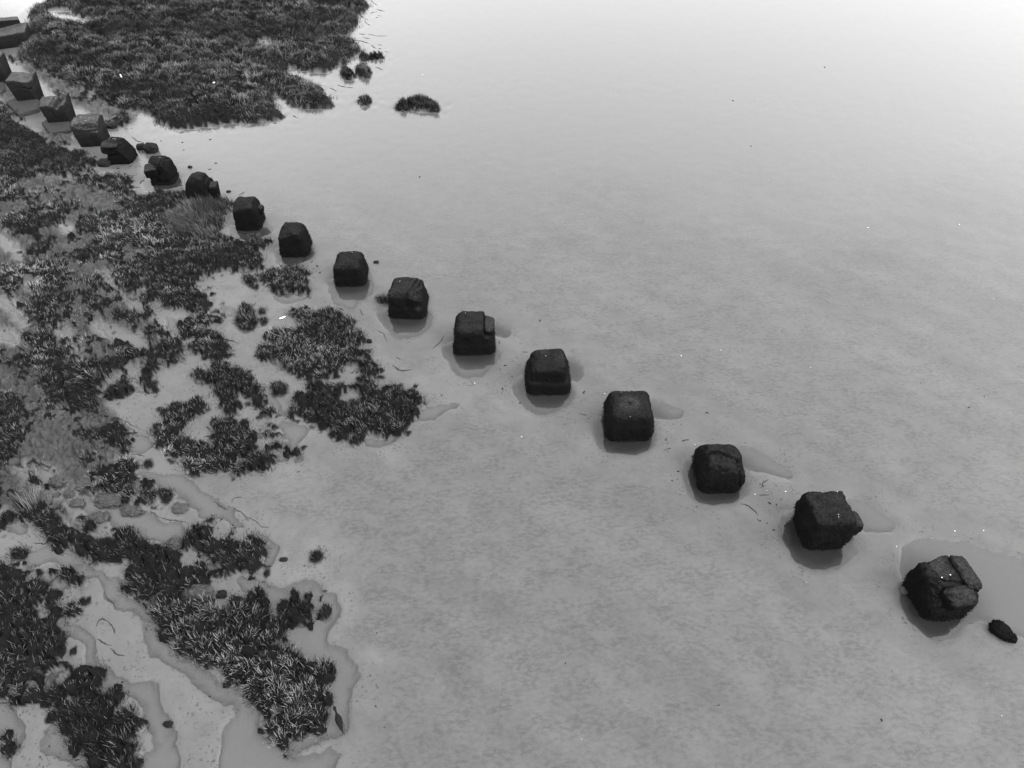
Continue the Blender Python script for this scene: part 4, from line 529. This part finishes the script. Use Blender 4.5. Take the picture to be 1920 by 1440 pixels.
def build_block(k):
    X, Y, W, Hh = BLOCKS[k]; base, top = TAPER[k]
    old = k >= 13
    p, f = rounded(40 if k < 9 else 26, RND[k]); p = p.copy()
    p = SH[k](p); p = soften(p, f, 1) if not old else p
    p = rough_up(p, f, AMP[k], k + 1, (1.7, 6.5)); p = rough_up(p, f, AMP[k] * .3, k + 31, (9., 22.))
    zz = (p[:, 2] + 1) / 2
    s = base + (top - base) * np.clip(zz, 0, 1)
    if k < 4: s = s + .09 * np.exp(-((zz - .58) / .22) ** 2)
    if not old:                                    # crust of weed makes the lower half stand a little proud
        s = s * (1 + .035 * sstep(.58, .46, zz + .06 * fbm(p * 2.5, 2, 40 + k)))
    sink = .18
    v = np.c_[p[:, 0] * s * W / 2, p[:, 1] * s * W / 2, zz * (Hh + sink) - sink]
    root = bpy.data.objects.new('concrete_block', None); link(root)
    root.location = (X, Y, 0); root.rotation_euler = (0, 0, YAW[k]); root.empty_display_size = .3
    tag(root, LABEL[k], 'concrete block', 'row of concrete blocks across the mudflat')
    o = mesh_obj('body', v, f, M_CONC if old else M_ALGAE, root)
    nr = normals(v, f)
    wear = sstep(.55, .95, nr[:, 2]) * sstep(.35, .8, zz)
    if k == 3:
        r = np.hypot(p[:, 0] + .05, p[:, 1]); wear = wear * (.35 + 1.0 * np.exp(-((r - .28) / .22) ** 2))
    elif k == 6:
        wear = wear * .6 + .9 * np.exp(-(((p[:, 0] - .72) / .12) ** 2 + ((zz - .52) / .06) ** 2)) * (p[:, 1] < 0)
    elif old: wear = wear * (.8 + .5 * fbm(p * 2, 3, 50 + k)) + .10 * sstep(.4, .8, zz)
    else: wear = wear * (.45 + .25 * fbm(p * 1.8, 3, 50 + k))
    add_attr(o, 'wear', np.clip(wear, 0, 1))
    # weed hanging on the lower half
    rng = np.random.default_rng(100 + k)
    fc = v[f].mean(1); fnr = np.cross(v[f[:, 2]] - v[f[:, 0]], v[f[:, 3]] - v[f[:, 1]]); ar = np.linalg.norm(fnr, axis=1); fnr /= np.maximum(ar, 1e-9)[:, None]
    hi = .30 if old else .62
    ok = (fc[:, 2] > -.03) & (fc[:, 2] < Hh * hi) & (fnr[:, 2] < .6)
    pr = ar * ok * np.clip(1.15 - fc[:, 2] / (Hh * hi), 0, 1); 
    if pr.sum() > 0:
        n = 1500 if k < 9 else (500 if not old else 250)
        ii = rng.choice(len(f), n, p=pr / pr.sum())
        r0 = fc[ii] + rng.normal(0, .012, (n, 3)); nn = fnr[ii]
        L = rng.uniform(.008, .028, n)[:, None] * np.clip(.6 + .8 * fbm(r0 * 9, 2, k), .4, 1.4)[:, None]
        down = np.array([0, 0, -1.]) + rng.normal(0, .35, (n, 3))
        mid = r0 + nn * rng.uniform(.004, .016, (n, 1)) + down * L * .4; tip = mid + down * L * .7 + nn * rng.uniform(-.008, .012, (n, 1))
        wv = np.cross(nn, [0, 0, 1.]); wv /= np.maximum(np.linalg.norm(wv, axis=1, keepdims=True), 1e-6); wv = wv * rng.uniform(.005, .012, (n, 1))
        vv, ff = strips(r0, mid, tip, wv)
        tag(mesh_obj('seaweed', vv, ff, M_WEED, root), kind='stuff')
    return root, W, Hh
ROOTS = [build_block(k) for k in range(18)]
def local(k, x, y, z): _, W, Hh = ROOTS[k]; return (x * W / 2, y * W / 2, z * Hh)
chunk(ROOTS[0][0], 'broken_chunk', local(0, .12, -.55, .68), (.28, .20, .19), (.45, 0, .1), 3, M_ALGAE, 'front chunk split from the block below its crack', .6, .07)
chunk(ROOTS[0][0], 'broken_chunk', local(0, .66, .18, .80), (.19, .33, .18), (.05, .35, .05), 5, M_ALGAE, 'long slab split from the right shoulder', .5, .1)
chunk(ROOTS[0][0], 'broken_chunk', local(0, .05, .45, .90), (.27, .2, .07), (.0, .1, .3), 15, M_ALGAE, None, .5, .08)
chunk(ROOTS[1][0], 'broken_chunk', local(1, .80, -.42, .66), (.17, .21, .20), (.1, .2, .1), 6, M_ALGAE, 'rounded nub split from the right shoulder', .7, .06)
chunk(ROOTS[5][0], 'broken_chunk', local(5, .72, -.05, .70), (.13, .28, .14), (0, .1, 0), 7, M_ALGAE, 'narrow ledge stone at the right shoulder', .5, .06)
chunk(ROOTS[9][0], 'broken_chunk', local(9, .92, .1, .58), (.10, .14, .12), (0, .2, 0), 8, M_ALGAE, None, .8, .06)
chunk(ROOTS[10][0], 'broken_chunk', local(10, 1.02, -.2, .42), (.13, .22, .24), (0, .1, .2), 9, M_ALGAE, 'rounded lump bulging from the right side')
chunk(ROOTS[12][0], 'broken_chunk', local(12, -.45, -.35, .78), (.26, .27, .14), (0, .08, .1), 10, M_ALGAE, 'overhanging cap stone at the upper left')
chunk(ROOTS[11][0], 'broken_chunk', local(11, -.55, -.6, .62), (.2, .2, .15), (.2, 0, .2), 11, M_ALGAE)
chunk(ROOTS[17][0], 'broken_chunk', local(17, -.2, 1.15, 1.0), (.45, .25, .22), (0, .1, .25), 12, M_CONC, 'second angular piece showing behind the block', .1, .03)
chunk(ROOTS[17][0], 'broken_chunk', local(17, 1.05, -.1, .25), (.25, .3, .16), (0, .2, .3), 13, M_ALGAE)

# white flecks on block tops: flattened little spheres
def flecks(k, pts, s=.012):
    s *= .65
    root, W, Hh = ROOTS[k]; bm = bmesh.new(); body = root.children[0].data
    co = np.array([v.co for v in body.vertices])
    for (x, y) in pts:
        d = np.hypot(co[:, 0] - x * W / 2, co[:, 1] - y * W / 2) - .2 * co[:, 2]
        z = co[np.argmin(d), 2]
        q = bmesh.ops.create_icosphere(bm, subdivisions=1, radius=s)
        bmesh.ops.transform(bm, matrix=Matrix.Translation((x * W / 2, y * W / 2, z + .006)) @ Matrix.Diagonal((1.2, 1, .5, 1)), verts=q['verts'])
    me = bpy.data.meshes.new('white_fleck'); bm.to_mesh(me); bm.free(); me.materials.append(M_WHITE)
    tag(link(bpy.data.objects.new('white_fleck', me), root), kind='stuff')
flecks(0, [(0, .1), (-.35, .05), (.8, -.05)], .014); flecks(1, [(.1, -.5), (.12, -.4), (.5, .7)], .009); flecks(3, [(-.1, -.72), (-.35, .6), (0, .65)], .007)
flecks(4, [(-.1, .2)], .009); flecks(5, [(-.4, .5)], .009); flecks(6, [(-.35, .3)], .011); flecks(7, [(.2, .4)], .01); flecks(11, [(.1, .3)], .014); flecks(12, [(-.4, .4), (-.2, .3)], .014)
flecks(13, [(-.4, .3), (.3, .0), (.1, -.3)], .014); flecks(14, [(-.3, .4), (0, .5), (.2, .2)], .013)

# ------------------------------------------------------------------ slabs, boulders, mud clods
for lab, q, hh in SLABS:
    q = np.array(q); q = q[::-1] if ((np.roll(q[:, 0], -1) - q[:, 0]) * (np.roll(q[:, 1], -1) + q[:, 1])).sum() > 0 else q
    c = q.mean(0); bm = bmesh.new()
    vs = [bm.verts.new((a - c[0], b - c[1], -.06)) for a, b in q]
    fa = bm.faces.new(vs); ex = bmesh.ops.extrude_face_region(bm, geom=[fa])
    for e in ex['geom']:
        if isinstance(e, bmesh.types.BMVert): e.co.z = hh
    bmesh.ops.recalc_face_normals(bm, faces=bm.faces)
    bmesh.ops.bevel(bm, geom=bm.edges[:], offset=.03, segments=2, affect='EDGES')
    bmesh.ops.triangulate(bm, faces=bm.faces[:]); bmesh.ops.subdivide_edges(bm, edges=bm.edges[:], cuts=3, use_grid_fill=True)
    co = np.array([v.co for v in bm.verts]); dz = .035 * fbm(co * 3 + 5, 4, 9)
    for v, d in zip(bm.verts, dz): v.co.z += float(d); v.co.x += float(d) * .8; v.co.y -= float(d) * .7
    me = bpy.data.meshes.new('concrete_slab'); bm.to_mesh(me); bm.free(); me.materials.append(M_SLAB)
    o = link(bpy.data.objects.new('concrete_slab', me)); o.location = (c[0], c[1], 0)
    tag(o, lab, 'concrete slab', 'slabs at the foot of the blocks')
RM = {'algae': M_ROCK, 'mud': M_CLOD, 'pale': M_PALE, 'weed': M_WEED}
for k, (nm, lab, cat, mt, (x, y, wd, d, hh)) in enumerate(ROCKS):
    p, f = rounded(26 if wd > .3 else 10, .95 if mt == 'weed' else .75); p = p.copy()
    if mt == 'weed': p[:, 1:] *= (1 + .22 * np.sign(-p[:, 0]) * np.abs(p[:, 0]))[:, None]; p = rough_up(p, f, .22, 7, (1.6, 4.))
    lay = nm == 'mud_clod'
    p = rough_up(p, f, .55 if lay else .2, 60 + k, (1.2, 4.)); p = rough_up(p, f, .10 if lay else .05, 90 + k, (7., 15.))
    if lay: g1, g2 = worley(p[:, :2] * np.array([1.7, 2.3]) + k * 3.7, 5); p = groove(p, g2 - g1, .10, .26)
    g = float(height(np.array([[x, y]]))[0]); g = min(g, .03)
    hh = min(hh, wd * .75)
    v = p * np.array([wd / 2, d / 2, (hh + .06) / 2]); v[:, 2] += (hh + .06) / 2 - .06
    o = mesh_obj(nm, v, f, RM[mt]); o.location = (x, y, g)
    tag(o, lab, cat, 'mud clods in the flooded hollow' if lay else 'loose rocks by the blocks')
    if mt == 'weed':
        o.rotation_euler = (0, 0, R(-52)); o.scale = (1.05, .78, .8)
        rng = np.random.default_rng(9); n = 350; ii = rng.integers(0, len(p), n); nr = normals(v, f)[ii]
        r0 = v[ii]; mid = r0 + nr * .010 + rng.normal(0, .010, (n, 3)); tip = mid + nr * .004 + rng.normal(0, .016, (n, 3))
        wv = np.cross(nr, rng.normal(0, 1, (n, 3))); wv /= np.maximum(np.linalg.norm(wv, axis=1, keepdims=True), 1e-6)
        vv, ff = strips(r0, mid, tip, wv * .008); tag(mesh_obj('seaweed', vv, ff, M_WEED, o), kind='stuff')

# ------------------------------------------------------------------ broken mud edges and cracks
def build_ledges():
    V, Fc, rng, b = [], [], np.random.default_rng(5), 0
    for q in LEDGE:
        q = np.array(q); seg = np.r_[0, np.cumsum(np.hypot(*np.diff(q, axis=0).T))]
        n = max(6, int(seg[-1] / .035)); t = np.linspace(0, seg[-1], n)
        c = np.c_[np.interp(t, seg, q[:, 0]), np.interp(t, seg, q[:, 1])]
        c += .035 * np.c_[fbm(c * 7, 4, 2), fbm(c * 7, 4, 3)]
        g = np.maximum(height(c), 0.0)
        tg = np.gradient(c, axis=0); tg /= np.maximum(np.hypot(*tg.T), 1e-9)[:, None]; nr = np.c_[-tg[:, 1], tg[:, 0]]
        s = np.sin(np.linspace(.15, math.pi - .15, n)) ** .6 * (.65 + .5 * fbm(c * 9, 2, 4)); s = np.clip(s, .15, 2)
        wd = .010 * (1 + .06 * c[:, 1].mean()) * s * (.75 + .9 * np.abs(fbm(c * 14, 2, 9))); hh = .02 * s
        ring = [(-1.3, -.02), (-.8, .6), (0, 1), (.8, .6), (1.3, -.02)]
        pts = np.stack([np.c_[c + nr * (wd * a)[:, None], g + (hh * h if h > 0 else h)] for a, h in ring], 1)
        V.append(pts.reshape(-1, 3)); i = np.arange(n * 5).reshape(n, 5) + b; b += n * 5
        Fc.append(np.stack([i[:-1, :-1], i[:-1, 1:], i[1:, 1:], i[1:, :-1]], -1).reshape(-1, 4))
    tag(mesh_obj('mud_ledges', np.concatenate(V), np.concatenate(Fc), M_LEDGE), kind='structure')
build_ledges()

# ------------------------------------------------------------------ grass
def build_blades(name, p, L, az, a1, a2, wid, tone, parent=None, lift=None):
    z = height(p) if lift is None else lift
    d = np.c_[np.cos(az), np.sin(az), np.zeros(len(az))]; up = np.array([0, 0, 1.])
    r0 = np.c_[p, z - .015]
    mid = r0 + (L * .5)[:, None] * (d * np.sin(a1)[:, None] + up * np.cos(a1)[:, None])
    tip = mid + (L * .5)[:, None] * (d * np.sin(a2)[:, None] + up * np.cos(a2)[:, None])
    wv = np.c_[-np.sin(az), np.cos(az), np.zeros(len(az))] * wid[:, None]
    v, f = strips(r0, mid, tip, wv)
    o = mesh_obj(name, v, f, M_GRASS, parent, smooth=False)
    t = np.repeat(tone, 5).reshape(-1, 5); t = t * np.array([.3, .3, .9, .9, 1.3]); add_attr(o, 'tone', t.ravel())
    return o
def scatter(polys, spacing, seed, thr=.01):
    rng = np.random.default_rng(seed); q = np.concatenate([np.array(a) for a in polys])
    lo, hi = q.min(0), q.max(0)
    gx, gy = np.meshgrid(np.arange(lo[0], hi[0], spacing), np.arange(lo[1], hi[1], spacing))
    p = np.c_[gx.ravel(), gy.ravel()] + rng.uniform(-.5, .5, (gx.size, 2)) * spacing
    # keep what the picture can see plus a generous margin
    hw = 7.6 + .56 * np.clip(p[:, 1], 0, None); p = p[(np.abs(p[:, 0]) < hw) & (p[:, 1] < 52) & (p[:, 1] > 2.2)]
    p = p[sdf_set(p, polys, .5) > -.14]; s = fields(p)['veg']
    k = s > thr; return p[k], s[k], rng
def grass(name, polys, seed, spacing, per, L, wid, tone, hi_tone, hi_share, keep=1.0, wind=(.0, .0), parent=None, lean=(.25, 1.05), spread=.075):
    c, s, rng = scatter(polys, spacing, seed)
    nz = fbm(c * 1.5, 3, seed + 3); nz2 = fbm(c * (np.array([.45, .95]) if name == 'salt_marsh_grass' else .45), 3, seed + 8) * 1.5
    k = (nz > 1.0 - keep + .0) if keep < 1 else np.ones(len(c), bool)
    c, s, nz, nz2 = c[k], s[k], nz[k], nz2[k]
    cn, cu = clumps(c); dome = np.where(upland(c) > .5, cu, cn)
    fl = fields(c)
    if name in ('grass_island', 'grass_tussock', 'long_grass'): dome = np.maximum(dome, .45)
    k = dome > rng.uniform(0, .3, len(c))
    c, s, nz, nz2, dome = c[k], s[k], nz[k], nz2[k], dome[k]
    m = rng.poisson(per * (.45 + .8 * dome)).clip(3); n = m.sum(); i = np.repeat(np.arange(len(c)), m)
    hs = (rng.uniform(.65, 1.25, len(c)) * (1 + .35 * nz) * np.clip(.75 + s * 3, .75, 1))[i]
    off = rng.normal(0, spread, (n, 2)); p = c[i] + off
    tz = (2.35 + 1.5 * fbm(c * .9, 2, 55) + rng.normal(0, .55, len(c)))[i]; comb = rng.uniform(.4, 2.2, len(c))[i]
    az = np.arctan2(off[:, 1], off[:, 0]) + rng.normal(0, .5, n)
    wa = np.array(wind); dv = np.c_[np.cos(az), np.sin(az)] + comb[:, None] * np.c_[np.cos(tz), np.sin(tz)] + wa + .35 * np.c_[nz2, -nz2][i]; az = np.arctan2(dv[:, 1], dv[:, 0])
    a1 = rng.uniform(lean[0], lean[1], n); a2 = a1 + rng.uniform(.1, .75, n)
    ln = rng.uniform(.55, 1.2, n) * L * hs
    tuft = rng.gamma(1.6, .62, len(c)); hi_ = rng.uniform(0, 1, n) < (hi_share * tuft * np.clip(1 + .8 * nz2 + .6 * nz, .85, 3))[i].clip(.01, .9)
    tn = np.where(hi_, rng.uniform(.5, 1.3, n) * hi_tone, np.exp(rng.normal(0, .65, n)) * tone) * np.clip(1 + .75 * nz2 + .35 * nz, .3, 2.6)[i]
    if name == 'shore_grass': tn = tn * (1 + .35 * sstep(10, 17, p[:, 1]))
    w_ = rng.uniform(.7, 1.3, n) * wid
    print(name, n)
    return build_blades(name, p, ln, az, a1, a2, w_, tn.clip(.004, .5), parent)

upper = [q for n, q in VEG if n == 'upper']; left = [q for n, q in VEG if n == 'left']
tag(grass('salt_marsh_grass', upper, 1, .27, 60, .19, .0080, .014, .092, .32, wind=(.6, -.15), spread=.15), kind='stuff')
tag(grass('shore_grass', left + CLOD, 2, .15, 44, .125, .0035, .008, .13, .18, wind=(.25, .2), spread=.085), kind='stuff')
ISL = {
 'near': 'ragged grass island in the pale mud, left of the narrow forked one', 'near2': 'squat grass island with a thin tail of tufts pointing lower right',
 'strip': 'narrow broken strip of grass running down to a small curl', 'point': 'broad grassy point nearest the stepped and sliced blocks',
 'headland': 'rounded grass headland jutting furthest onto the open flat', 'square': 'small square patch of grass below the peaked block',
 'bar': 'thin dark bar of grass on the pale mud bank, upper one', 'bar2': 'tiny slanting sliver of grass on the pale mud bank',
 'front': 'dark grass island at the bottom edge of the picture', 'corner': 'grass clump in the bottom left corner',
 'tongue': 'long grass tongue reaching to the bottom centre pool', 'spur': 'short grass spur with three lobes above the long tongue',
 'isl_pa': 'left lobe of the twin grass islets just off the upper marsh edge', 'isl_pb': 'right lobe of the twin grass islets just off the upper marsh edge',
 'isl_ra': 'widest and leftmost of four upright grass sprigs in bright water', 'isl_rb': 'second from left of four upright grass sprigs in bright water',
 'isl_rc': 'third from left of four upright grass sprigs in bright water', 'isl_rd': 'rightmost of four upright grass sprigs in bright water',
 'isl_la': 'low tuft at the left end of the longest grass islet in bright water',
 'isl_tuft': 'lone small grass tuft in bright water below the upper marsh', 'isl_long': 'longest grass islet standing alone in bright water'}
TUS = ['round grass tussock standing in the channel above the squat grass island', 'tiny grass tuft on pale mud beside the ragged island',
 'perfectly round dark tussock alone on the open flat', 'upright tussock with a shadowed foot beside the dark clod', 'small spiky tuft in the channel above the lower grass',
 'rounded grass clod near the left edge above the lower marsh', 'flat dark weed clump touching the left foot of the sliced block', 'loose knot of tufts left of the square grass patch',
 'dark bent tuft between the grass belt and the broad point', 'upper of two tiny tufts left of the broad point', 'lower of two tiny tufts left of the broad point', 'small tuft growing between the mud clods']
ti = 0
for k, (n, q) in enumerate(VEG):
    if n in ('upper', 'left'): continue
    far = n.startswith('isl')
    small = n in ('tus', 'bar', 'bar2', 'isl_la') or n.startswith('isl_r')
    lab = TUS[ti] if n == 'tus' else ISL[n]
    if n == 'tus': ti += 1
    o = grass('grass_tussock' if small or n == 'isl_tuft' else 'grass_island', [q], 10 + k, .115 if not small else .08, 44, .20 if far else (.11 if small else .125), .009 if far else .0035,
              .011 if far else .006, .05 if far else .16, .25 if far else .17, wind=(.15, .25), lean=(.05, .6) if far else (.25, 1.1), spread=.07)
    tag(o, lab, 'grass tussock' if small else 'grass island', 'grass islands and tussocks on the mudflat')

for k, q in enumerate(LONG):
    o = grass('long_grass', [q], 300 + k, .16, 70, .34 if k == 0 else .32, .007 if k == 0 else .0055, .016, .055 if k == 0 else .10, .5, wind=(-1.2, .7) if k == 0 else (-.6, 1.4), lean=(.5, 1.15), spread=.09)
    tag(o, ['pale long grass swept over between the slant-topped and the round domed blocks', 'pale combed long grass at the left edge beside the flooded hollow', ][k], 'long grass')
# ------------------------------------------------------------------ small things: white glint specks, weed scraps, litter, bird
def lump(name, r, seed, material, flat=.4, amp=.35):
    p, f = rounded(10, .9); p = rough_up(p.copy(), f, amp, seed, (1.4, 4)) * np.array([r, r * .7, r * flat])
    return mesh_obj(name, p, f, material)
SHORT = ['the cracked block', 'the nub-shouldered block', 'the curved-crack block', 'the square ringed block', 'the block with a narrower cap', 'the step-shouldered block', 'the sliced block', 'the loaf-shaped block', 'the peaked block', 'the slant-topped block', 'the round domed block', 'the layered block', 'the slope-sided block', 'the ragged-topped block', 'the notched block', 'the broken-horn block', 'the tall edge block', 'the low corner block']
def near(x, y, what, lone):
    d = [math.hypot(x - b[0], y - b[1]) for b in BLOCKS]; k = int(np.argmin(d))
    if d[k] > 2.0: return lone
    dx, dy = x - BLOCKS[k][0], y - BLOCKS[k][1]
    side = ('to the right of' if dx > 0 else 'to the left of') if abs(dx) > abs(dy) else ('behind' if dy > 0 else 'in front of')
    return f'{what} {side} {SHORT[k]}'
proto = lump('speck', .022, 3, M_WHITE)  # small white lumps standing in for sparkle glints and foam
rnd = random.Random(4)
for k, (x, y) in enumerate(GLINT):
    o = proto if k == 0 else link(proto.copy())
    g = max(float(height(np.array([[x, y]]))[0]), 0)
    s = (.28 + .018 * y) * rnd.uniform(.5, 1.2)
    o.location = (x, y, g + .006); o.rotation_euler = (0, 0, rnd.uniform(0, 6)); o.scale = (s, s, s)
    tag(o, near(x, y, 'tiny white shell for a glint on the mud', 'tiny white shell for a glint alone out on the open flat'), 'speck', 'white specks standing in for glints on the flat')
protos = [lump('weed_scrap', .045, 11 + k, M_SCRAP, .35, .5) for k in range(3)]
for k, (x, y) in enumerate(SCRAP):
    o = protos[k] if k < 3 else link(protos[k % 3].copy())
    g = max(float(height(np.array([[x, y]]))[0]), 0)
    s = (.34 + .026 * y) * rnd.uniform(.4, 1.0)
    o.location = (x, y, g + .004); o.rotation_euler = (0, 0, rnd.uniform(0, 6)); o.scale = (s * rnd.uniform(.8, 1.5), s * rnd.uniform(.5, .9), s)
    tag(o, near(x, y, 'small dark weed scrap on mud', 'small dark weed scrap lying away from any block'), 'seaweed scrap', 'weed scraps stranded on the mud')
WL = ['small upright white marker peg low in the upper marsh grass', 'white scrap of litter on the upper marsh, right of the marker peg', 'bright white curved feather lying by the broad grass point']
for k, (x, y) in enumerate(WHITE):
    g = max(float(height(np.array([[x, y]]))[0]), 0)
    o = lump('white_peg' if k == 0 else ('litter_scrap' if k == 1 else 'feather'), .05 if k < 2 else .09, 30 + k, M_WHITE, 1.2 if k == 0 else .5, .3)
    o.location = (x, y, g + (.16 if k < 2 else .01)); o.rotation_euler = (0, 0, .6)
    if k == 2: o.scale = (1, .35, .3)
    if k == 0: o.scale = (.6, .6, 1.6)
    tag(o, WL[k], ('peg', 'litter', 'feather')[k])
def build_bird():
    a, b = np.array(BIRD[0]), np.array(BIRD[1])
    d = (a - b) / np.hypot(*(a - b)); ang = math.atan2(d[1], d[0])
    root = bpy.data.objects.new('wading_bird', None); link(root); root.location = (b[0], b[1], 0); root.rotation_euler = (0, 0, ang)
    tag(root, 'small dark wading bird in the pool right of the long grass tongue', 'bird')
    spine = [(-.20, .075, .004), (-.16, .085, .016), (-.11, .10, .034), (-.05, .115, .052), (.01, .125, .054), (.05, .135, .042), (.075, .15, .024), (.095, .175, .016), (.115, .205, .015), (.13, .228, .024), (.155, .236, .027), (.175, .232, .016), (.185, .23, .006)]
    ns = 14; vs = []; fs = []
    for i, (x, z, r) in enumerate(spine):
        for j in range(ns):
            t = j / ns * 2 * math.pi; vs.append((x, math.cos(t) * r, z + math.sin(t) * r * .95))
    for i in range(len(spine) - 1):
        for j in range(ns): fs.append((i * ns + j, i * ns + (j + 1) % ns, (i + 1) * ns + (j + 1) % ns, (i + 1) * ns + j))
    mesh_obj('body', vs, fs, M_BIRD, root)
    bm = bmesh.new(); bmesh.ops.create_cone(bm, segments=8, radius1=.007, radius2=.001, depth=.06)
    bmesh.ops.transform(bm, matrix=Matrix.Translation((.205, 0, .225)) @ Matrix.Rotation(R(95), 4, 'Y'), verts=bm.verts)
    me = bpy.data.meshes.new('beak'); bm.to_mesh(me); bm.free(); me.materials.append(M_BEAK); link(bpy.data.objects.new('beak', me), root)
    for s in (-1, 1):
        bm = bmesh.new(); bmesh.ops.create_cone(bm, segments=6, radius1=.004, radius2=.005, depth=.20)
        bmesh.ops.transform(bm, matrix=Matrix.Translation((0, s * .02, .0)), verts=bm.verts)
        me = bpy.data.meshes.new('leg'); bm.to_mesh(me); bm.free(); me.materials.append(M_BEAK); link(bpy.data.objects.new('leg', me), root)
build_bird()
